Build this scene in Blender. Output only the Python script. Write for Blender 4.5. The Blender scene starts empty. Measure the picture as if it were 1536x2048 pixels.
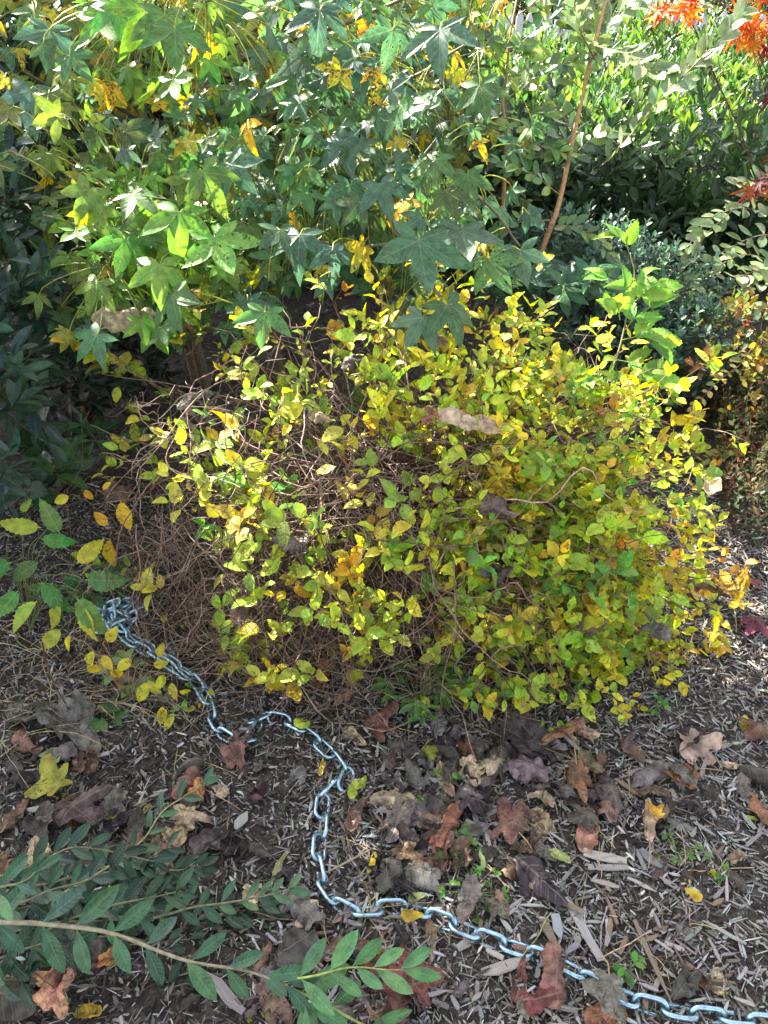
import bpy, math, random
import numpy as np
R = np.random.default_rng(11)
random.seed(11)
sc = bpy.context.scene
col_root = sc.collection

# ------------------------------------------------------------------ camera
PITCH = math.radians(36.0)
CAM = np.array([0.0, 0.0, 1.40])
FPX = 1518.0                                   # focal length in pixels of the 1536x2048 photograph
cd = bpy.data.cameras.new('camera'); cam = bpy.data.objects.new('camera', cd); col_root.objects.link(cam)
cam.location = CAM; cam.rotation_euler = (math.pi/2 - PITCH, 0, 0)
cd.sensor_fit = 'VERTICAL'; cd.sensor_height = 24.0; cd.lens = 24.0*FPX/2048.0
cd.clip_start = 0.02; cd.clip_end = 500
sc.camera = cam
# ------------------------------------------------------------------ light
SUN = np.array([-0.45, 0.62, 0.64]); SUN = SUN/np.linalg.norm(SUN)     # towards the sun: behind the hedge
w = bpy.data.worlds.new('World'); sc.world = w; w.use_nodes = True
nt = w.node_tree; bg = nt.nodes['Background']
sky = nt.nodes.new('ShaderNodeTexSky'); sky.sky_type = 'NISHITA'; sky.sun_disc = False
sky.sun_elevation = math.asin(SUN[2]); sky.sun_rotation = math.atan2(SUN[0], SUN[1])
sky.air_density = 1.0; sky.dust_density = 2.0; sky.ozone_density = 1.0
hsv = nt.nodes.new('ShaderNodeHueSaturation'); hsv.inputs['Saturation'].default_value = 0.36
nt.links.new(sky.outputs[0], hsv.inputs['Color']); nt.links.new(hsv.outputs[0], bg.inputs[0]); bg.inputs[1].default_value = 0.085
sd = bpy.data.lights.new('sun', 'SUN'); sun = bpy.data.objects.new('sun', sd); col_root.objects.link(sun)
sd.energy = 5.0; sd.angle = math.radians(0.53); sd.color = (1.0, 0.94, 0.84)
from mathutils import Vector
sun.rotation_euler = Vector(tuple(SUN)).to_track_quat('Z', 'Y').to_euler()
sc.view_settings.view_transform = 'Standard'; sc.view_settings.look = 'None'
sc.view_settings.exposure = 3.08; sc.view_settings.gamma = 1.0
sc.cycles.use_denoising = True
sc.cycles.max_bounces = 8; sc.cycles.transparent_max_bounces = 6
sc.cycles.diffuse_bounces = 4; sc.cycles.transmission_bounces = 6; sc.cycles.glossy_bounces = 3

# ------------------------------------------------------------------ pixel <-> place
FW = np.array([0, math.cos(PITCH), -math.sin(PITCH)]); UP = np.array([0, math.sin(PITCH), math.cos(PITCH)]); RT = np.array([1.0, 0, 0])
def ray(px, py):
    px = np.asarray(px, float); py = np.asarray(py, float)
    return FW + RT*((px-768)/FPX)[..., None] - UP*((py-1024)/FPX)[..., None]
def at(px, py, d): return CAM + ray(px, py)*np.asarray(d, float)[..., None]
def gz(x, y):
    x = np.asarray(x, float); y = np.asarray(y, float)
    near = np.clip((9-np.hypot(x, y-2))/4, 0, 1)
    return near*(.012*np.sin(2.1*x+1)*np.cos(1.7*y)+.006*np.sin(7*x+3*y)+.005*np.sin(5*y-9*x+1)+.003*np.sin(23*x+5*y)*np.sin(19*y-4*x))
def ground(px, py, h=0.0):
    r = ray(px, py); t = (h-CAM[2])/r[..., 2]; p = CAM + r*t[..., None]
    for _ in range(2):
        g = gz(p[..., 0], p[..., 1])+h; t = (g-CAM[2])/r[..., 2]; p = CAM + r*t[..., None]
    return p
def nrm(v): return v/np.maximum(np.linalg.norm(v, axis=-1, keepdims=True), 1e-9)
def rnd(*s): return R.standard_normal(s)
def U(a, b, n=None): return R.uniform(a, b, n)
def rand_grid(grid, x0, y0, cell, n):
    g = np.array(grid, float); p = (g/g.sum()).ravel()
    k = R.choice(len(p), n, p=p)
    return x0+(k % g.shape[1]+U(0, 1, n))*cell, y0+(k//g.shape[1]+U(0, 1, n))*cell

# ------------------------------------------------------------------ mesh building
class Geo:
    """collects vertices, faces, a colour and a leaf coordinate per vertex"""
    def __init__(s): s.V = []; s.I = []; s.S = []; s.C = []; s.U = []; s.n = 0
    def raw(s, v, quads, tris, col, uv):
        v = np.asarray(v, float); m = len(v)
        for f, k in ((quads, 4), (tris, 3)):
            if f is not None and len(f):
                f = np.asarray(f, np.int64); s.I.append((f+s.n).ravel()); s.S.append(np.full(len(f), k))
        c = np.empty((m, 4)); c[:, 3] = 1; c[:, :3] = col
        s.V.append(v); s.C.append(c); s.U.append(uv); s.n += m
    def inst(s, T, pos, mat, size, col):
        v, q, t, uv = T; m = len(pos); n = len(v)
        if m == 0: return
        size = np.broadcast_to(np.asarray(size, float), (m,))
        P = pos[:, None, :] + size[:, None, None]*np.einsum('mij,nj->mni', mat, v)
        off = (np.arange(m)*n)[:, None, None]
        col = np.broadcast_to(np.asarray(col, float), (m, 3))
        uvz = np.empty((m, n, 3)); uvz[:, :, :2] = uv[None]; uvz[:, :, 2] = U(0, 1, m)[:, None]
        s.raw(P.reshape(-1, 3), (q[None]+off).reshape(-1, 4) if len(q) else None, (t[None]+off).reshape(-1, 3) if len(t) else None,
              np.repeat(col, n, 0), uvz.reshape(-1, 3))
    def insts(s, Ts, pos, mat, size, col):
        k = R.integers(0, len(Ts), len(pos)); size = np.broadcast_to(np.asarray(size, float), (len(pos),)); col = np.broadcast_to(np.asarray(col, float), (len(pos), 3))
        for i, T in enumerate(Ts):
            m = k == i; s.inst(T, pos[m], mat[m], size[m], col[m])
    def tube(s, path, r, col, sides=5):
        p = np.asarray(path, float); k = len(p); r = np.broadcast_to(np.asarray(r, float), (k,))
        t = nrm(np.gradient(p, axis=0)); a = np.array([.31, .17, .93])
        if abs(nrm(p[-1]-p[0])@a) > .9: a = np.array([.9, .3, .1])
        x = nrm(np.cross(t, a)); y = np.cross(t, x)
        th = np.arange(sides)*2*math.pi/sides
        v = p[:, None]+r[:, None, None]*(x[:, None]*np.cos(th)[None, :, None]+y[:, None]*np.sin(th)[None, :, None])
        i = np.arange(k-1)[:, None]*sides; j = np.arange(sides)[None]; j2 = (j+1) % sides
        q = np.stack([i+j, i+j2, i+sides+j2, i+sides+j], -1).reshape(-1, 4)
        uv = np.zeros((k*sides, 3)); uv[:, 0] = np.repeat(np.linspace(0, 1, k), sides); uv[:, 1] = np.tile(th/6.283, k); uv[:, 2] = U(0, 1)
        v = np.concatenate([v.reshape(-1, 3), p[-1:]]); uv = np.concatenate([uv, uv[-1:]])
        e = (k-1)*sides; tr = np.stack([e+np.arange(sides), e+(np.arange(sides)+1) % sides, np.full(sides, k*sides)], -1)
        s.raw(v, q, tr, col, uv)
    def build(s, name, mat, parent=None, smooth=True):
        me = bpy.data.meshes.new(name)
        V = np.concatenate(s.V); I = np.concatenate(s.I); S = np.concatenate(s.S)
        me.vertices.add(len(V)); me.vertices.foreach_set('co', V.astype(np.float32).ravel())
        me.loops.add(len(I)); me.loops.foreach_set('vertex_index', I.astype(np.int32))
        me.polygons.add(len(S)); st = np.zeros(len(S), np.int64); st[1:] = np.cumsum(S)[:-1]
        me.polygons.foreach_set('loop_start', st.astype(np.int32)); me.polygons.foreach_set('loop_total', S.astype(np.int32))
        me.polygons.foreach_set('use_smooth', np.full(len(S), smooth))
        a = me.attributes.new('tint', 'FLOAT_COLOR', 'POINT'); a.data.foreach_set('color', np.concatenate(s.C).astype(np.float32).ravel())
        a = me.attributes.new('luv', 'FLOAT_VECTOR', 'POINT'); a.data.foreach_set('vector', np.concatenate(s.U).astype(np.float32).ravel())
        me.update(calc_edges=True); me.materials.append(mat)
        o = bpy.data.objects.new(name, me); col_root.objects.link(o)
        if parent is not None: o.parent = parent
        return o
def recenter(o, p):
    """move a top-level mesh's origin to p"""
    me = o.data; n = len(me.vertices); a = np.empty(n*3, np.float32); me.vertices.foreach_get('co', a)
    a = a.reshape(-1, 3)-np.asarray(p, np.float32); me.vertices.foreach_set('co', a.ravel()); me.update(); o.location = tuple(p)
def tag(o, label, cat=None, group=None, kind=None):
    if label: o['label'] = label
    if cat: o['category'] = cat
    if group: o['group'] = group
    if kind: o['kind'] = kind
    return o
def thing(name, label, cat, group=None):
    o = bpy.data.objects.new(name, None); col_root.objects.link(o); o.empty_display_size = .05
    return tag(o, label, cat, group)

# ------------------------------------------------------------------ materials
def new_mat(name):
    m = bpy.data.materials.new(name); m.use_nodes = True; n = m.node_tree; n.nodes.clear(); return m, n
def N(n, typ, **kw):
    x = n.nodes.new(typ)
    for k, v in kw.items(): setattr(x, k, v)
    return x
def math_(n, op, a, b=None, c=None, clamp=False):
    x = N(n, 'ShaderNodeMath', operation=op, use_clamp=clamp)
    for i, v in enumerate((a, b, c)):
        if v is None: continue
        if isinstance(v, (int, float)): x.inputs[i].default_value = v
        else: n.links.new(v, x.inputs[i])
    return x.outputs[0]
def ramp(n, v, lo, hi, a=0.0, b=1.0):
    x = N(n, 'ShaderNodeMapRange', interpolation_type='SMOOTHSTEP'); n.links.new(v, x.inputs[0])
    x.inputs[1].default_value = lo; x.inputs[2].default_value = hi; x.inputs[3].default_value = a; x.inputs[4].default_value = b
    return x.outputs[0]
def mixc(n, f, a, b, mode='MIX'):
    x = N(n, 'ShaderNodeMix', data_type='RGBA', blend_type=mode)
    for i, v in ((0, f), (6, a), (7, b)):
        if isinstance(v, (int, float)): x.inputs[i].default_value = v
        elif isinstance(v, tuple): x.inputs[i].default_value = (*v, 1)
        else: n.links.new(v, x.inputs[i])
    return x.outputs[2]
def noise(n, vec, scale, detail=3.0, rough=.55):
    x = N(n, 'ShaderNodeTexNoise'); x.inputs['Scale'].default_value = scale; x.inputs['Detail'].default_value = detail; x.inputs['Roughness'].default_value = rough
    n.links.new(vec, x.inputs['Vector']); return x.outputs['Fac']
def leaf_mat(name, trans=.4, rough=.45, spec=.4, nv=7, vein=.35, spots=0.0, spotcol=(.06, .03, .012), mott=.35, bump=.25, veincol=None, tsat=1.25, holes=0):
    m, n = new_mat(name); L = n.links
    at_ = N(n, 'ShaderNodeAttribute', attribute_name='tint'); uv = N(n, 'ShaderNodeAttribute', attribute_name='luv')
    geo = N(n, 'ShaderNodeNewGeometry'); pos = geo.outputs['Position']
    sep = N(n, 'ShaderNodeSeparateXYZ'); L.new(uv.outputs['Vector'], sep.inputs[0]); x, y, z = sep.outputs
    ay = math_(n, 'ABSOLUTE', y)
    mid = ramp(n, ay, .02, .10, 1, 0)
    ph = math_(n, 'FRACT', math_(n, 'MULTIPLY', math_(n, 'SUBTRACT', x, math_(n, 'MULTIPLY', ay, .16)), float(nv)))
    lat = ramp(n, math_(n, 'ABSOLUTE', math_(n, 'SUBTRACT', ph, .5)), .03, .16, 1, 0)
    v = math_(n, 'MAXIMUM', mid, math_(n, 'MULTIPLY', lat, .55))
    c = at_.outputs['Color']
    n1 = noise(n, pos, 55, 4)
    hs = N(n, 'ShaderNodeHueSaturation'); L.new(c, hs.inputs['Color']); L.new(ramp(n, n1, .3, .7, 1-mott, 1+mott), hs.inputs['Value'])
    L.new(ramp(n, noise(n, pos, 23, 2), .35, .65, .485, .515), hs.inputs['Hue'])
    c = hs.outputs[0]
    if veincol is None:
        c = mixc(n, math_(n, 'MULTIPLY', v, vein), c, mixc(n, .5, c, (.55, .6, .3)))
    else:
        c = mixc(n, math_(n, 'MULTIPLY', v, vein), c, veincol)
    if spots > 0:
        n2 = noise(n, pos, 130, 3, .7)
        gate = ramp(n, noise(n, pos, 18, 1), .42, .62)
        sm = math_(n, 'MULTIPLY', ramp(n, n2, .60-.1*spots, .66-.1*spots), math_(n, 'MULTIPLY', gate, min(1.0, .55+spots*.4)))
        c = mixc(n, sm, c, spotcol)
    bsdf = N(n, 'ShaderNodeBsdfPrincipled'); L.new(c, bsdf.inputs['Base Color'])
    bsdf.inputs['Roughness'].default_value = rough; bsdf.inputs['Specular IOR Level'].default_value = spec
    L.new(ramp(n, n1, .3, .75, rough-.08, rough+.15), bsdf.inputs['Roughness'])
    bp = N(n, 'ShaderNodeBump'); bp.inputs['Strength'].default_value = bump; bp.inputs['Distance'].default_value = .002
    hgt = math_(n, 'ADD', math_(n, 'MULTIPLY', v, -1.0), math_(n, 'MULTIPLY', noise(n, pos, 160, 3), .9)); L.new(hgt, bp.inputs['Height']); L.new(bp.outputs[0], bsdf.inputs['Normal'])
    tr = N(n, 'ShaderNodeBsdfTranslucent')
    hs2 = N(n, 'ShaderNodeHueSaturation'); L.new(c, hs2.inputs['Color']); hs2.inputs['Saturation'].default_value = 1.1; hs2.inputs['Value'].default_value = tsat; hs2.inputs['Hue'].default_value = .49
    L.new(hs2.outputs[0], tr.inputs[0])
    ms = N(n, 'ShaderNodeMixShader'); ms.inputs[0].default_value = trans
    L.new(bsdf.outputs[0], ms.inputs[1]); L.new(tr.outputs[0], ms.inputs[2])
    res = ms.outputs[0]
    if holes:
        tp = N(n, 'ShaderNodeBsdfTransparent'); m2 = N(n, 'ShaderNodeMixShader'); hf = math_(n, 'MULTIPLY', math_(n, 'GREATER_THAN', noise(n, pos, 95, 2), .63), math_(n, 'GREATER_THAN', z, 1-holes))
        L.new(hf, m2.inputs[0]); L.new(res, m2.inputs[1]); L.new(tp.outputs[0], m2.inputs[2]); res = m2.outputs[0]
    out = N(n, 'ShaderNodeOutputMaterial'); L.new(res, out.inputs[0]); return m
def bark_mat(name, rough=.8, sx=60, mott=.5, bump=.4):
    m, n = new_mat(name); L = n.links
    at_ = N(n, 'ShaderNodeAttribute', attribute_name='tint'); geo = N(n, 'ShaderNodeNewGeometry'); pos = geo.outputs['Position']
    n1 = noise(n, pos, sx, 4, .65)
    hs = N(n, 'ShaderNodeHueSaturation'); L.new(at_.outputs['Color'], hs.inputs['Color']); L.new(ramp(n, n1, .3, .7, 1-mott, 1+mott), hs.inputs['Value'])
    b = N(n, 'ShaderNodeBsdfPrincipled'); L.new(hs.outputs[0], b.inputs['Base Color']); b.inputs['Roughness'].default_value = rough
    b.inputs['Specular IOR Level'].default_value = .3
    bp = N(n, 'ShaderNodeBump'); bp.inputs['Strength'].default_value = bump; bp.inputs['Distance'].default_value = .003; L.new(noise(n, pos, sx*2.2, 4), bp.inputs['Height']); L.new(bp.outputs[0], b.inputs['Normal'])
    out = N(n, 'ShaderNodeOutputMaterial'); L.new(b.outputs[0], out.inputs[0]); return m
def wood_mat(name):
    m, n = new_mat(name); L = n.links
    at_ = N(n, 'ShaderNodeAttribute', attribute_name='tint'); uv = N(n, 'ShaderNodeAttribute', attribute_name='luv')
    mp = N(n, 'ShaderNodeMapping'); mp.inputs['Scale'].default_value = (1.2, 9, 31); L.new(uv.outputs['Vector'], mp.inputs['Vector'])
    g = noise(n, mp.outputs[0], 2.2, 4, .7)
    hs = N(n, 'ShaderNodeHueSaturation'); L.new(at_.outputs['Color'], hs.inputs['Color']); L.new(ramp(n, g, .25, .75, .45, 1.5), hs.inputs['Value'])
    b = N(n, 'ShaderNodeBsdfPrincipled'); L.new(hs.outputs[0], b.inputs['Base Color']); b.inputs['Roughness'].default_value = .85; b.inputs['Specular IOR Level'].default_value = .2
    bp = N(n, 'ShaderNodeBump'); bp.inputs['Strength'].default_value = .6; bp.inputs['Distance'].default_value = .002; L.new(g, bp.inputs['Height']); L.new(bp.outputs[0], b.inputs['Normal'])
    out = N(n, 'ShaderNodeOutputMaterial'); L.new(b.outputs[0], out.inputs[0]); return m
def soil_mat():
    m, n = new_mat('mulch_soil'); L = n.links
    geo = N(n, 'ShaderNodeNewGeometry'); pos = geo.outputs['Position']
    a = noise(n, pos, 3.5, 5, .6); b_ = noise(n, pos, 60, 6, .75); f = noise(n, pos, 260, 3, .7)
    c = mixc(n, ramp(n, b_, .35, .7), (.045, .040, .034), (.155, .139, .121))
    c = mixc(n, ramp(n, f, .55, .72, 0, .6), c, (.19, .16, .13))
    c = mixc(n, ramp(n, a, .35, .65, 0, .5), c, (.03, .02, .014))
    b = N(n, 'ShaderNodeBsdfPrincipled'); L.new(c, b.inputs['Base Color']); b.inputs['Roughness'].default_value = .95; b.inputs['Specular IOR Level'].default_value = .1
    bp = N(n, 'ShaderNodeBump'); bp.inputs['Strength'].default_value = 1; bp.inputs['Distance'].default_value = .012
    L.new(math_(n, 'ADD', b_, math_(n, 'MULTIPLY', f, .5)), bp.inputs['Height']); L.new(bp.outputs[0], b.inputs['Normal'])
    out = N(n, 'ShaderNodeOutputMaterial'); L.new(b.outputs[0], out.inputs[0]); return m
def plain_mat(name, c1, c2, scale, rough=.8, metal=0.0, bump=.3, spec=.4):
    m, n = new_mat(name); L = n.links; geo = N(n, 'ShaderNodeNewGeometry'); pos = geo.outputs['Position']
    n1 = noise(n, pos, scale, 5, .65)
    b = N(n, 'ShaderNodeBsdfPrincipled'); L.new(mixc(n, ramp(n, n1, .3, .7), c1, c2), b.inputs['Base Color']); b.inputs['Metallic'].default_value = metal
    b.inputs['Specular IOR Level'].default_value = spec
    L.new(ramp(n, n1, .3, .7, rough-.1, rough+.12), b.inputs['Roughness'])
    bp = N(n, 'ShaderNodeBump'); bp.inputs['Strength'].default_value = bump; bp.inputs['Distance'].default_value = .003; L.new(noise(n, pos, scale*3, 4), bp.inputs['Height']); L.new(bp.outputs[0], b.inputs['Normal'])
    out = N(n, 'ShaderNodeOutputMaterial'); L.new(b.outputs[0], out.inputs[0]); return m

M_star = leaf_mat('star_leaf', trans=.45, rough=.42, spec=.45, nv=6, vein=.28, spots=.45, mott=.28, holes=.3)
M_starold = leaf_mat('star_leaf_turning', holes=.6, trans=.40, rough=.55, spec=.3, nv=6, vein=.3, spots=1.0, mott=.3)
M_yel = leaf_mat('yellowing_leaf', trans=.42, rough=.5, spec=.3, nv=7, vein=.3, spots=.75, spotcol=(.16, .07, .02), mott=.28, bump=.5)
M_lau = leaf_mat('laurel_leaf', trans=.2, rough=.32, spec=.30, nv=9, vein=.22, mott=.28, bump=.25, spots=.12)
M_hedge = leaf_mat('hedge_leaf', trans=.40, rough=.33, spec=.5, nv=9, vein=.3, mott=.25, bump=.15)
M_myr = leaf_mat('myrtle_leaf', trans=.32, rough=.36, spec=.5, nv=7, vein=.3, mott=.25)
M_map = leaf_mat('maple_leaf', trans=.5, rough=.5, spec=.3, nv=8, vein=.3, mott=.3)
M_green = leaf_mat('soft_green_leaf', trans=.42, rough=.5, spec=.3, nv=7, vein=.4, mott=.25, bump=.6)
M_dead = leaf_mat('dead_leaf', trans=.10, rough=.6, spec=.25, nv=7, vein=.45, veincol=(.20, .15, .11), spots=.6, spotcol=(.03, .02, .015), mott=.5, bump=.9, tsat=1.0)
M_twig = bark_mat('twig_bark'); M_stem = bark_mat('stem_bark', .65, 90, .3, .2); M_bark = bark_mat('trunk_bark', .9, 25, .5, .8)
M_wood = wood_mat('weathered_wood'); M_soil = soil_mat()
M_lawn = plain_mat('lawn_grass', (.05, .07, .025), (.10, .10, .04), 6, .9)
M_zinc = plain_mat('zinc_steel', (.27, .42, .515), (.40, .55, .635), 90, .36, 1.0, .12)
def _dirt():
    n = M_zinc.node_tree; b = [x for x in n.nodes if x.type == 'BSDF_PRINCIPLED'][0]; geo = [x for x in n.nodes if x.type == 'NEW_GEOMETRY'][0]; pos = geo.outputs['Position']
    f = ramp(n, noise(n, pos, 70, 5, .7),  .53, .66); src = b.inputs['Base Color'].links[0].from_socket
    n.links.new(mixc(n, math_(n, 'MULTIPLY', f, .6), src, (.10, .085, .07)), b.inputs['Base Color']); n.links.new(ramp(n, f, 0, 1, 1, .35), b.inputs['Metallic'])
_dirt()
M_paint = plain_mat('weathered_paint', (.42, .45, .50), (.56, .58, .62), 14, .7)

# ------------------------------------------------------------------ leaf shapes
def leafT(n=7, wid=.24, a=1.0, b=.85, fold=.25, curl=.3, serr=0.0, wave=.0, stalk=.1, cols=3, twist=0., ph=0.):
    """a simple leaf along +x of length 1; a shifts the widest place, b is the bluntness of the ends"""
    t = np.linspace(0, 1, n+1); wd = wid*np.sin(math.pi*t**a)**b; wd[0] = .012; wd[-1] = .004
    if serr > 0:
        wd = wd*(1-serr*(np.arange(n+1) % 2))
    y = np.linspace(-1, 1, cols)
    X = np.repeat(t, cols).reshape(n+1, cols).copy(); Y = wd[:, None]*y[None]
    if serr > 0: X += serr*.28*(np.arange(n+1) % 2)[:, None]*np.abs(y)[None]*(-1)
    Z = fold*np.abs(Y)*1.2 - curl*(X-.15)**2*.5 + wave*np.abs(y)[None]*np.sin(t*11+ph)[:, None]*np.sign(y)[None]
    ang = twist*(X-.3); Y, Z = Y*np.cos(ang)-Z*np.sin(ang)*.4, Z+Y*np.sin(ang)
    v = np.stack([X, Y, Z], -1).reshape(-1, 3)
    uv = np.stack([np.repeat(t, cols), np.tile(y, n+1)], -1)
    i = np.arange(n)[:, None]*cols; j = np.arange(cols-1)[None]
    q = np.stack([i+j, i+cols+j, i+cols+j+1, i+j+1], -1).reshape(-1, 4)
    if stalk > 0:
        k = len(v); s = .014
        v = np.concatenate([v, [[-stalk, -s, .02], [-stalk, s, .02], [.05, s, .006], [.05, -s, .006]]]); uv = np.concatenate([uv, np.zeros((4, 2))])
        q = np.concatenate([q, [[k, k+3, k+2, k+1]]])
    v[:, 0] += stalk
    return v, q, np.zeros((0, 3), int), uv
def starT(angs, lens, sinus=.34, m=6, bulge=.09, fold=.2, droop=.25, seed=0, stalk=0.0, serr=0.0):
    rs = np.random.default_rng(seed); V = []; Q = []; UVs = []; k = 0
    angs = [math.radians(a)+rs.normal(0, .05) for a in angs]; lens = [l*rs.uniform(.9, 1.08) for l in lens]
    for i, (a, l) in enumerate(zip(angs, lens)):
        tip = l*np.array([math.cos(a), math.sin(a)])
        def sin_(b_a, b_l):
            if b_a is None: return None
            mid = (a+b_a)/2; s = sinus*(l+b_l)/2; return s*np.array([math.cos(mid), math.sin(mid)])
        lo = sin_(angs[i-1], lens[i-1]) if i > 0 else None; hi = sin_(angs[i+1], lens[i+1]) if i < len(angs)-1 else None
        if lo is None: aa = a-math.radians(28); lo = l*.30*np.array([math.cos(aa), math.sin(aa)])
        if hi is None: aa = a+math.radians(28); hi = l*.30*np.array([math.cos(aa), math.sin(aa)])
        dro = droop*rs.uniform(.4, 1.6); tw = rs.normal(0, .25)
        for r in range(m+1):
            t = r/m
            if r == 0: row = [np.zeros(2)]*3
            else:
                tt = (r-1)/(m-1); ax = tip*(t*.9+.1*t*t)
                row = []
                for e, sg in ((lo, -1), (None, 0), (hi, 1)):
                    if sg == 0: row.append(ax); continue
                    p = e*(1-tt)+tip*tt; nn = np.array([-math.sin(a), math.cos(a)])*sg
                    p = p+nn*bulge*l*math.sin(math.pi*min(1, tt*1.0))*(1-.35*tt)
                    if serr and r % 2 == 0 and r < m: p = p*(1-serr)+ax*serr
                    row.append(p)
            for e, p in zip((-1, 0, 1), row):
                rr = np.hypot(*p); off = abs(e)*fold*(np.hypot(*(p-row[1])))
                z = off - dro*rr*rr + tw*e*.06*t
                V.append([p[0], p[1], z]); UVs.append([t, e*(1 if r > 0 else 0)])
        for r in range(m):
            b_ = k+r*3
            Q += [[b_, b_+3, b_+4, b_+1], [b_+1, b_+4, b_+5, b_+2]]
        k += (m+1)*3
    return np.array(V), np.array(Q), np.zeros((0, 3), int), np.array(UVs)
STAR = [starT([-118, -58, 0, 58, 118], [.52, .84, .95, .84, .52], .44, 7, .085, f, d, s) for s, (f, d) in enumerate([(.15, .2), (.3, .35), (.1, .5), (.4, .2), (.2, -.15), (.25, .6)])]
STAR3 = [starT([-75, 0, 75], [.62, .95, .62], .40, 6, .09, .3, .4, s+20) for s in range(2)]
JMAP = [starT([-125, -82, -42, 0, 42, 82, 125], [.4, .68, .88, 1, .88, .68, .4], .24, 7, .045, .3, .3, s+40, serr=.25) for s in range(4)]
YEL = [leafT(9, w_*1.18, a_, .8, f*.7, c_, .10, wv, .08, 3, tw) for w_, a_, f, c_, wv, tw in [(.26, .85, .2, .3, .0, 0), (.29, .8, .35, .5, .01, .3), (.24, .9, .1, .1, .015, -.4), (.27, .8, .5, .8, 0, .2), (.22, .9, .6, .35, .01, -.2), (.30, .85, .15, -.3, .02, .3)]]
YELBIG = [leafT(18, w_, .82, .75, f, c_, .13, .012, .08, 3, tw) for w_, f, c_, tw in [(.30, .2, .4, .2), (.27, .4, .2, -.3), (.32, .12, .7, .1)]]
GRN = [leafT(16, w_, .75, .8, f, c_, .14, .015, .06, 3, tw) for w_, f, c_, tw in [(.25, .3, .6, .2), (.22, .5, .9, -.3), (.27, .2, .3, .4)]]
LAU = [leafT(8, w_*1.02, a_, .70, f, c_, 0, wv, .08, 5, tw) for w_, a_, f, c_, wv, tw in [(.17, 1.15, .25, .15, 0, .1), (.19, 1.1, .35, .35, .004, -.2), (.16, 1.2, .15, -.1, .006, .2), (.18, 1.15, .5, .25, 0, 0)]]
HED = [leafT(6, w_, 1.15, .75, f, c_, 0, 0, .05, 3, tw) for w_, f, c_, tw in [(.15, .3, .15, 0), (.17, .5, .4, .2), (.13, .2, -.2, -.2)]]
OVAL = [leafT(6, w_, 1.0, .62, f, c_, 0, 0, .06, 3, tw) for w_, f, c_, tw in [(.27, .2, .2, 0), (.30, .4, .4, .2), (.25, .1, -.2, -.2)]]
TINY = [leafT(4, .24, 1.0, .7, .2, .2, 0, 0, 0, 3), leafT(4, .2, 1.0, .7, .4, -.2, 0, 0, 0, 3)]
def orient(d, n):
    d = nrm(d); y = nrm(np.cross(n, d)); z = np.cross(d, y); return np.stack([d, y, z], -1)
def jit(c, n, s=.12, v=.2):
    """n colours round c"""
    c = np.broadcast_to(np.asarray(c, float), (n, 3)); return np.clip(c*(1+v*rnd(n, 1))*(1+s*rnd(n, 3)), .004, .9)
def pick(pal, n, wts=None, s=.10, v=.16):
    pal = np.array(pal, float); k = R.choice(len(pal), n, p=None if wts is None else np.array(wts, float)/sum(wts)); return jit(pal[k], n, s, v)
def sprigs(g, P, A, L, k, Ts, size, colf, upn=.6, spread=1.0, droop=0., sizes=.25):
    """k leaves round each short shoot that starts at P and runs along A for L; colf(n) gives colours per shoot"""
    M = len(P)
    if M == 0: return
    A = nrm(A); ref = nrm(rnd(M, 3)); X = nrm(np.cross(A, ref)); Y = np.cross(A, X)
    L = np.broadcast_to(np.asarray(L, float), (M,)); ph0 = U(0, 6.28, M); base = colf(M)
    size = np.broadcast_to(np.asarray(size, float), (M,))
    for i in range(k):
        t = (i+.6)/k; th = ph0+i*2.4+U(-.4, .4, M); al = math.radians(75-52*t)*spread
        rad = X*np.cos(th)[:, None]+Y*np.sin(th)[:, None]
        d = A*math.cos(al)+rad*math.sin(al)+rnd(M, 3)*.15; d[:, 2] -= droop
        n = np.array([0, -.15, 1.0])*upn+A*(1-upn)+rnd(M, 3)*.28
        p = P+A*(L*t)[:, None]
        sz = size*(1-sizes*abs(t-.5))*U(.7, 1.15, M)
        g.insts(Ts, p, orient(d, n), sz, jit(base, M, .09, .13))
def bez(p0, p1, p2, p3, n=10):
    t = np.linspace(0, 1, n)[:, None]; return (1-t)**3*p0+3*t*(1-t)**2*p1+3*t*t*(1-t)*p2+t**3*p3
def spline(pts, n=8):
    """smooth curve through the points (Catmull-Rom)"""
    p = np.asarray(pts, float); p = np.concatenate([2*p[:1]-p[1:2], p, 2*p[-1:]-p[-2:-1]]); out = []
    for i in range(1, len(p)-2):
        t = np.linspace(0, 1, n, endpoint=False)[:, None]
        out.append(.5*((2*p[i])+(-p[i-1]+p[i+1])*t+(2*p[i-1]-5*p[i]+4*p[i+1]-p[i+2])*t*t+(-p[i-1]+3*p[i]-3*p[i+1]+p[i+2])*t**3))
    return np.concatenate(out+[p[-2:-1]])
def wander(p, amp):
    """adds a soft random wiggle to a path"""
    n = len(p); t = np.linspace(0, 1, n); o = np.zeros((n, 3))
    for f in (2, 4, 7): o += np.sin(t[:, None]*f*3.1+U(0, 6, 3))*rnd(3)*amp/f
    return p+o*np.sin(np.clip(t*1.2, 0, 1)*math.pi*.5)[:, None]
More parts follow.
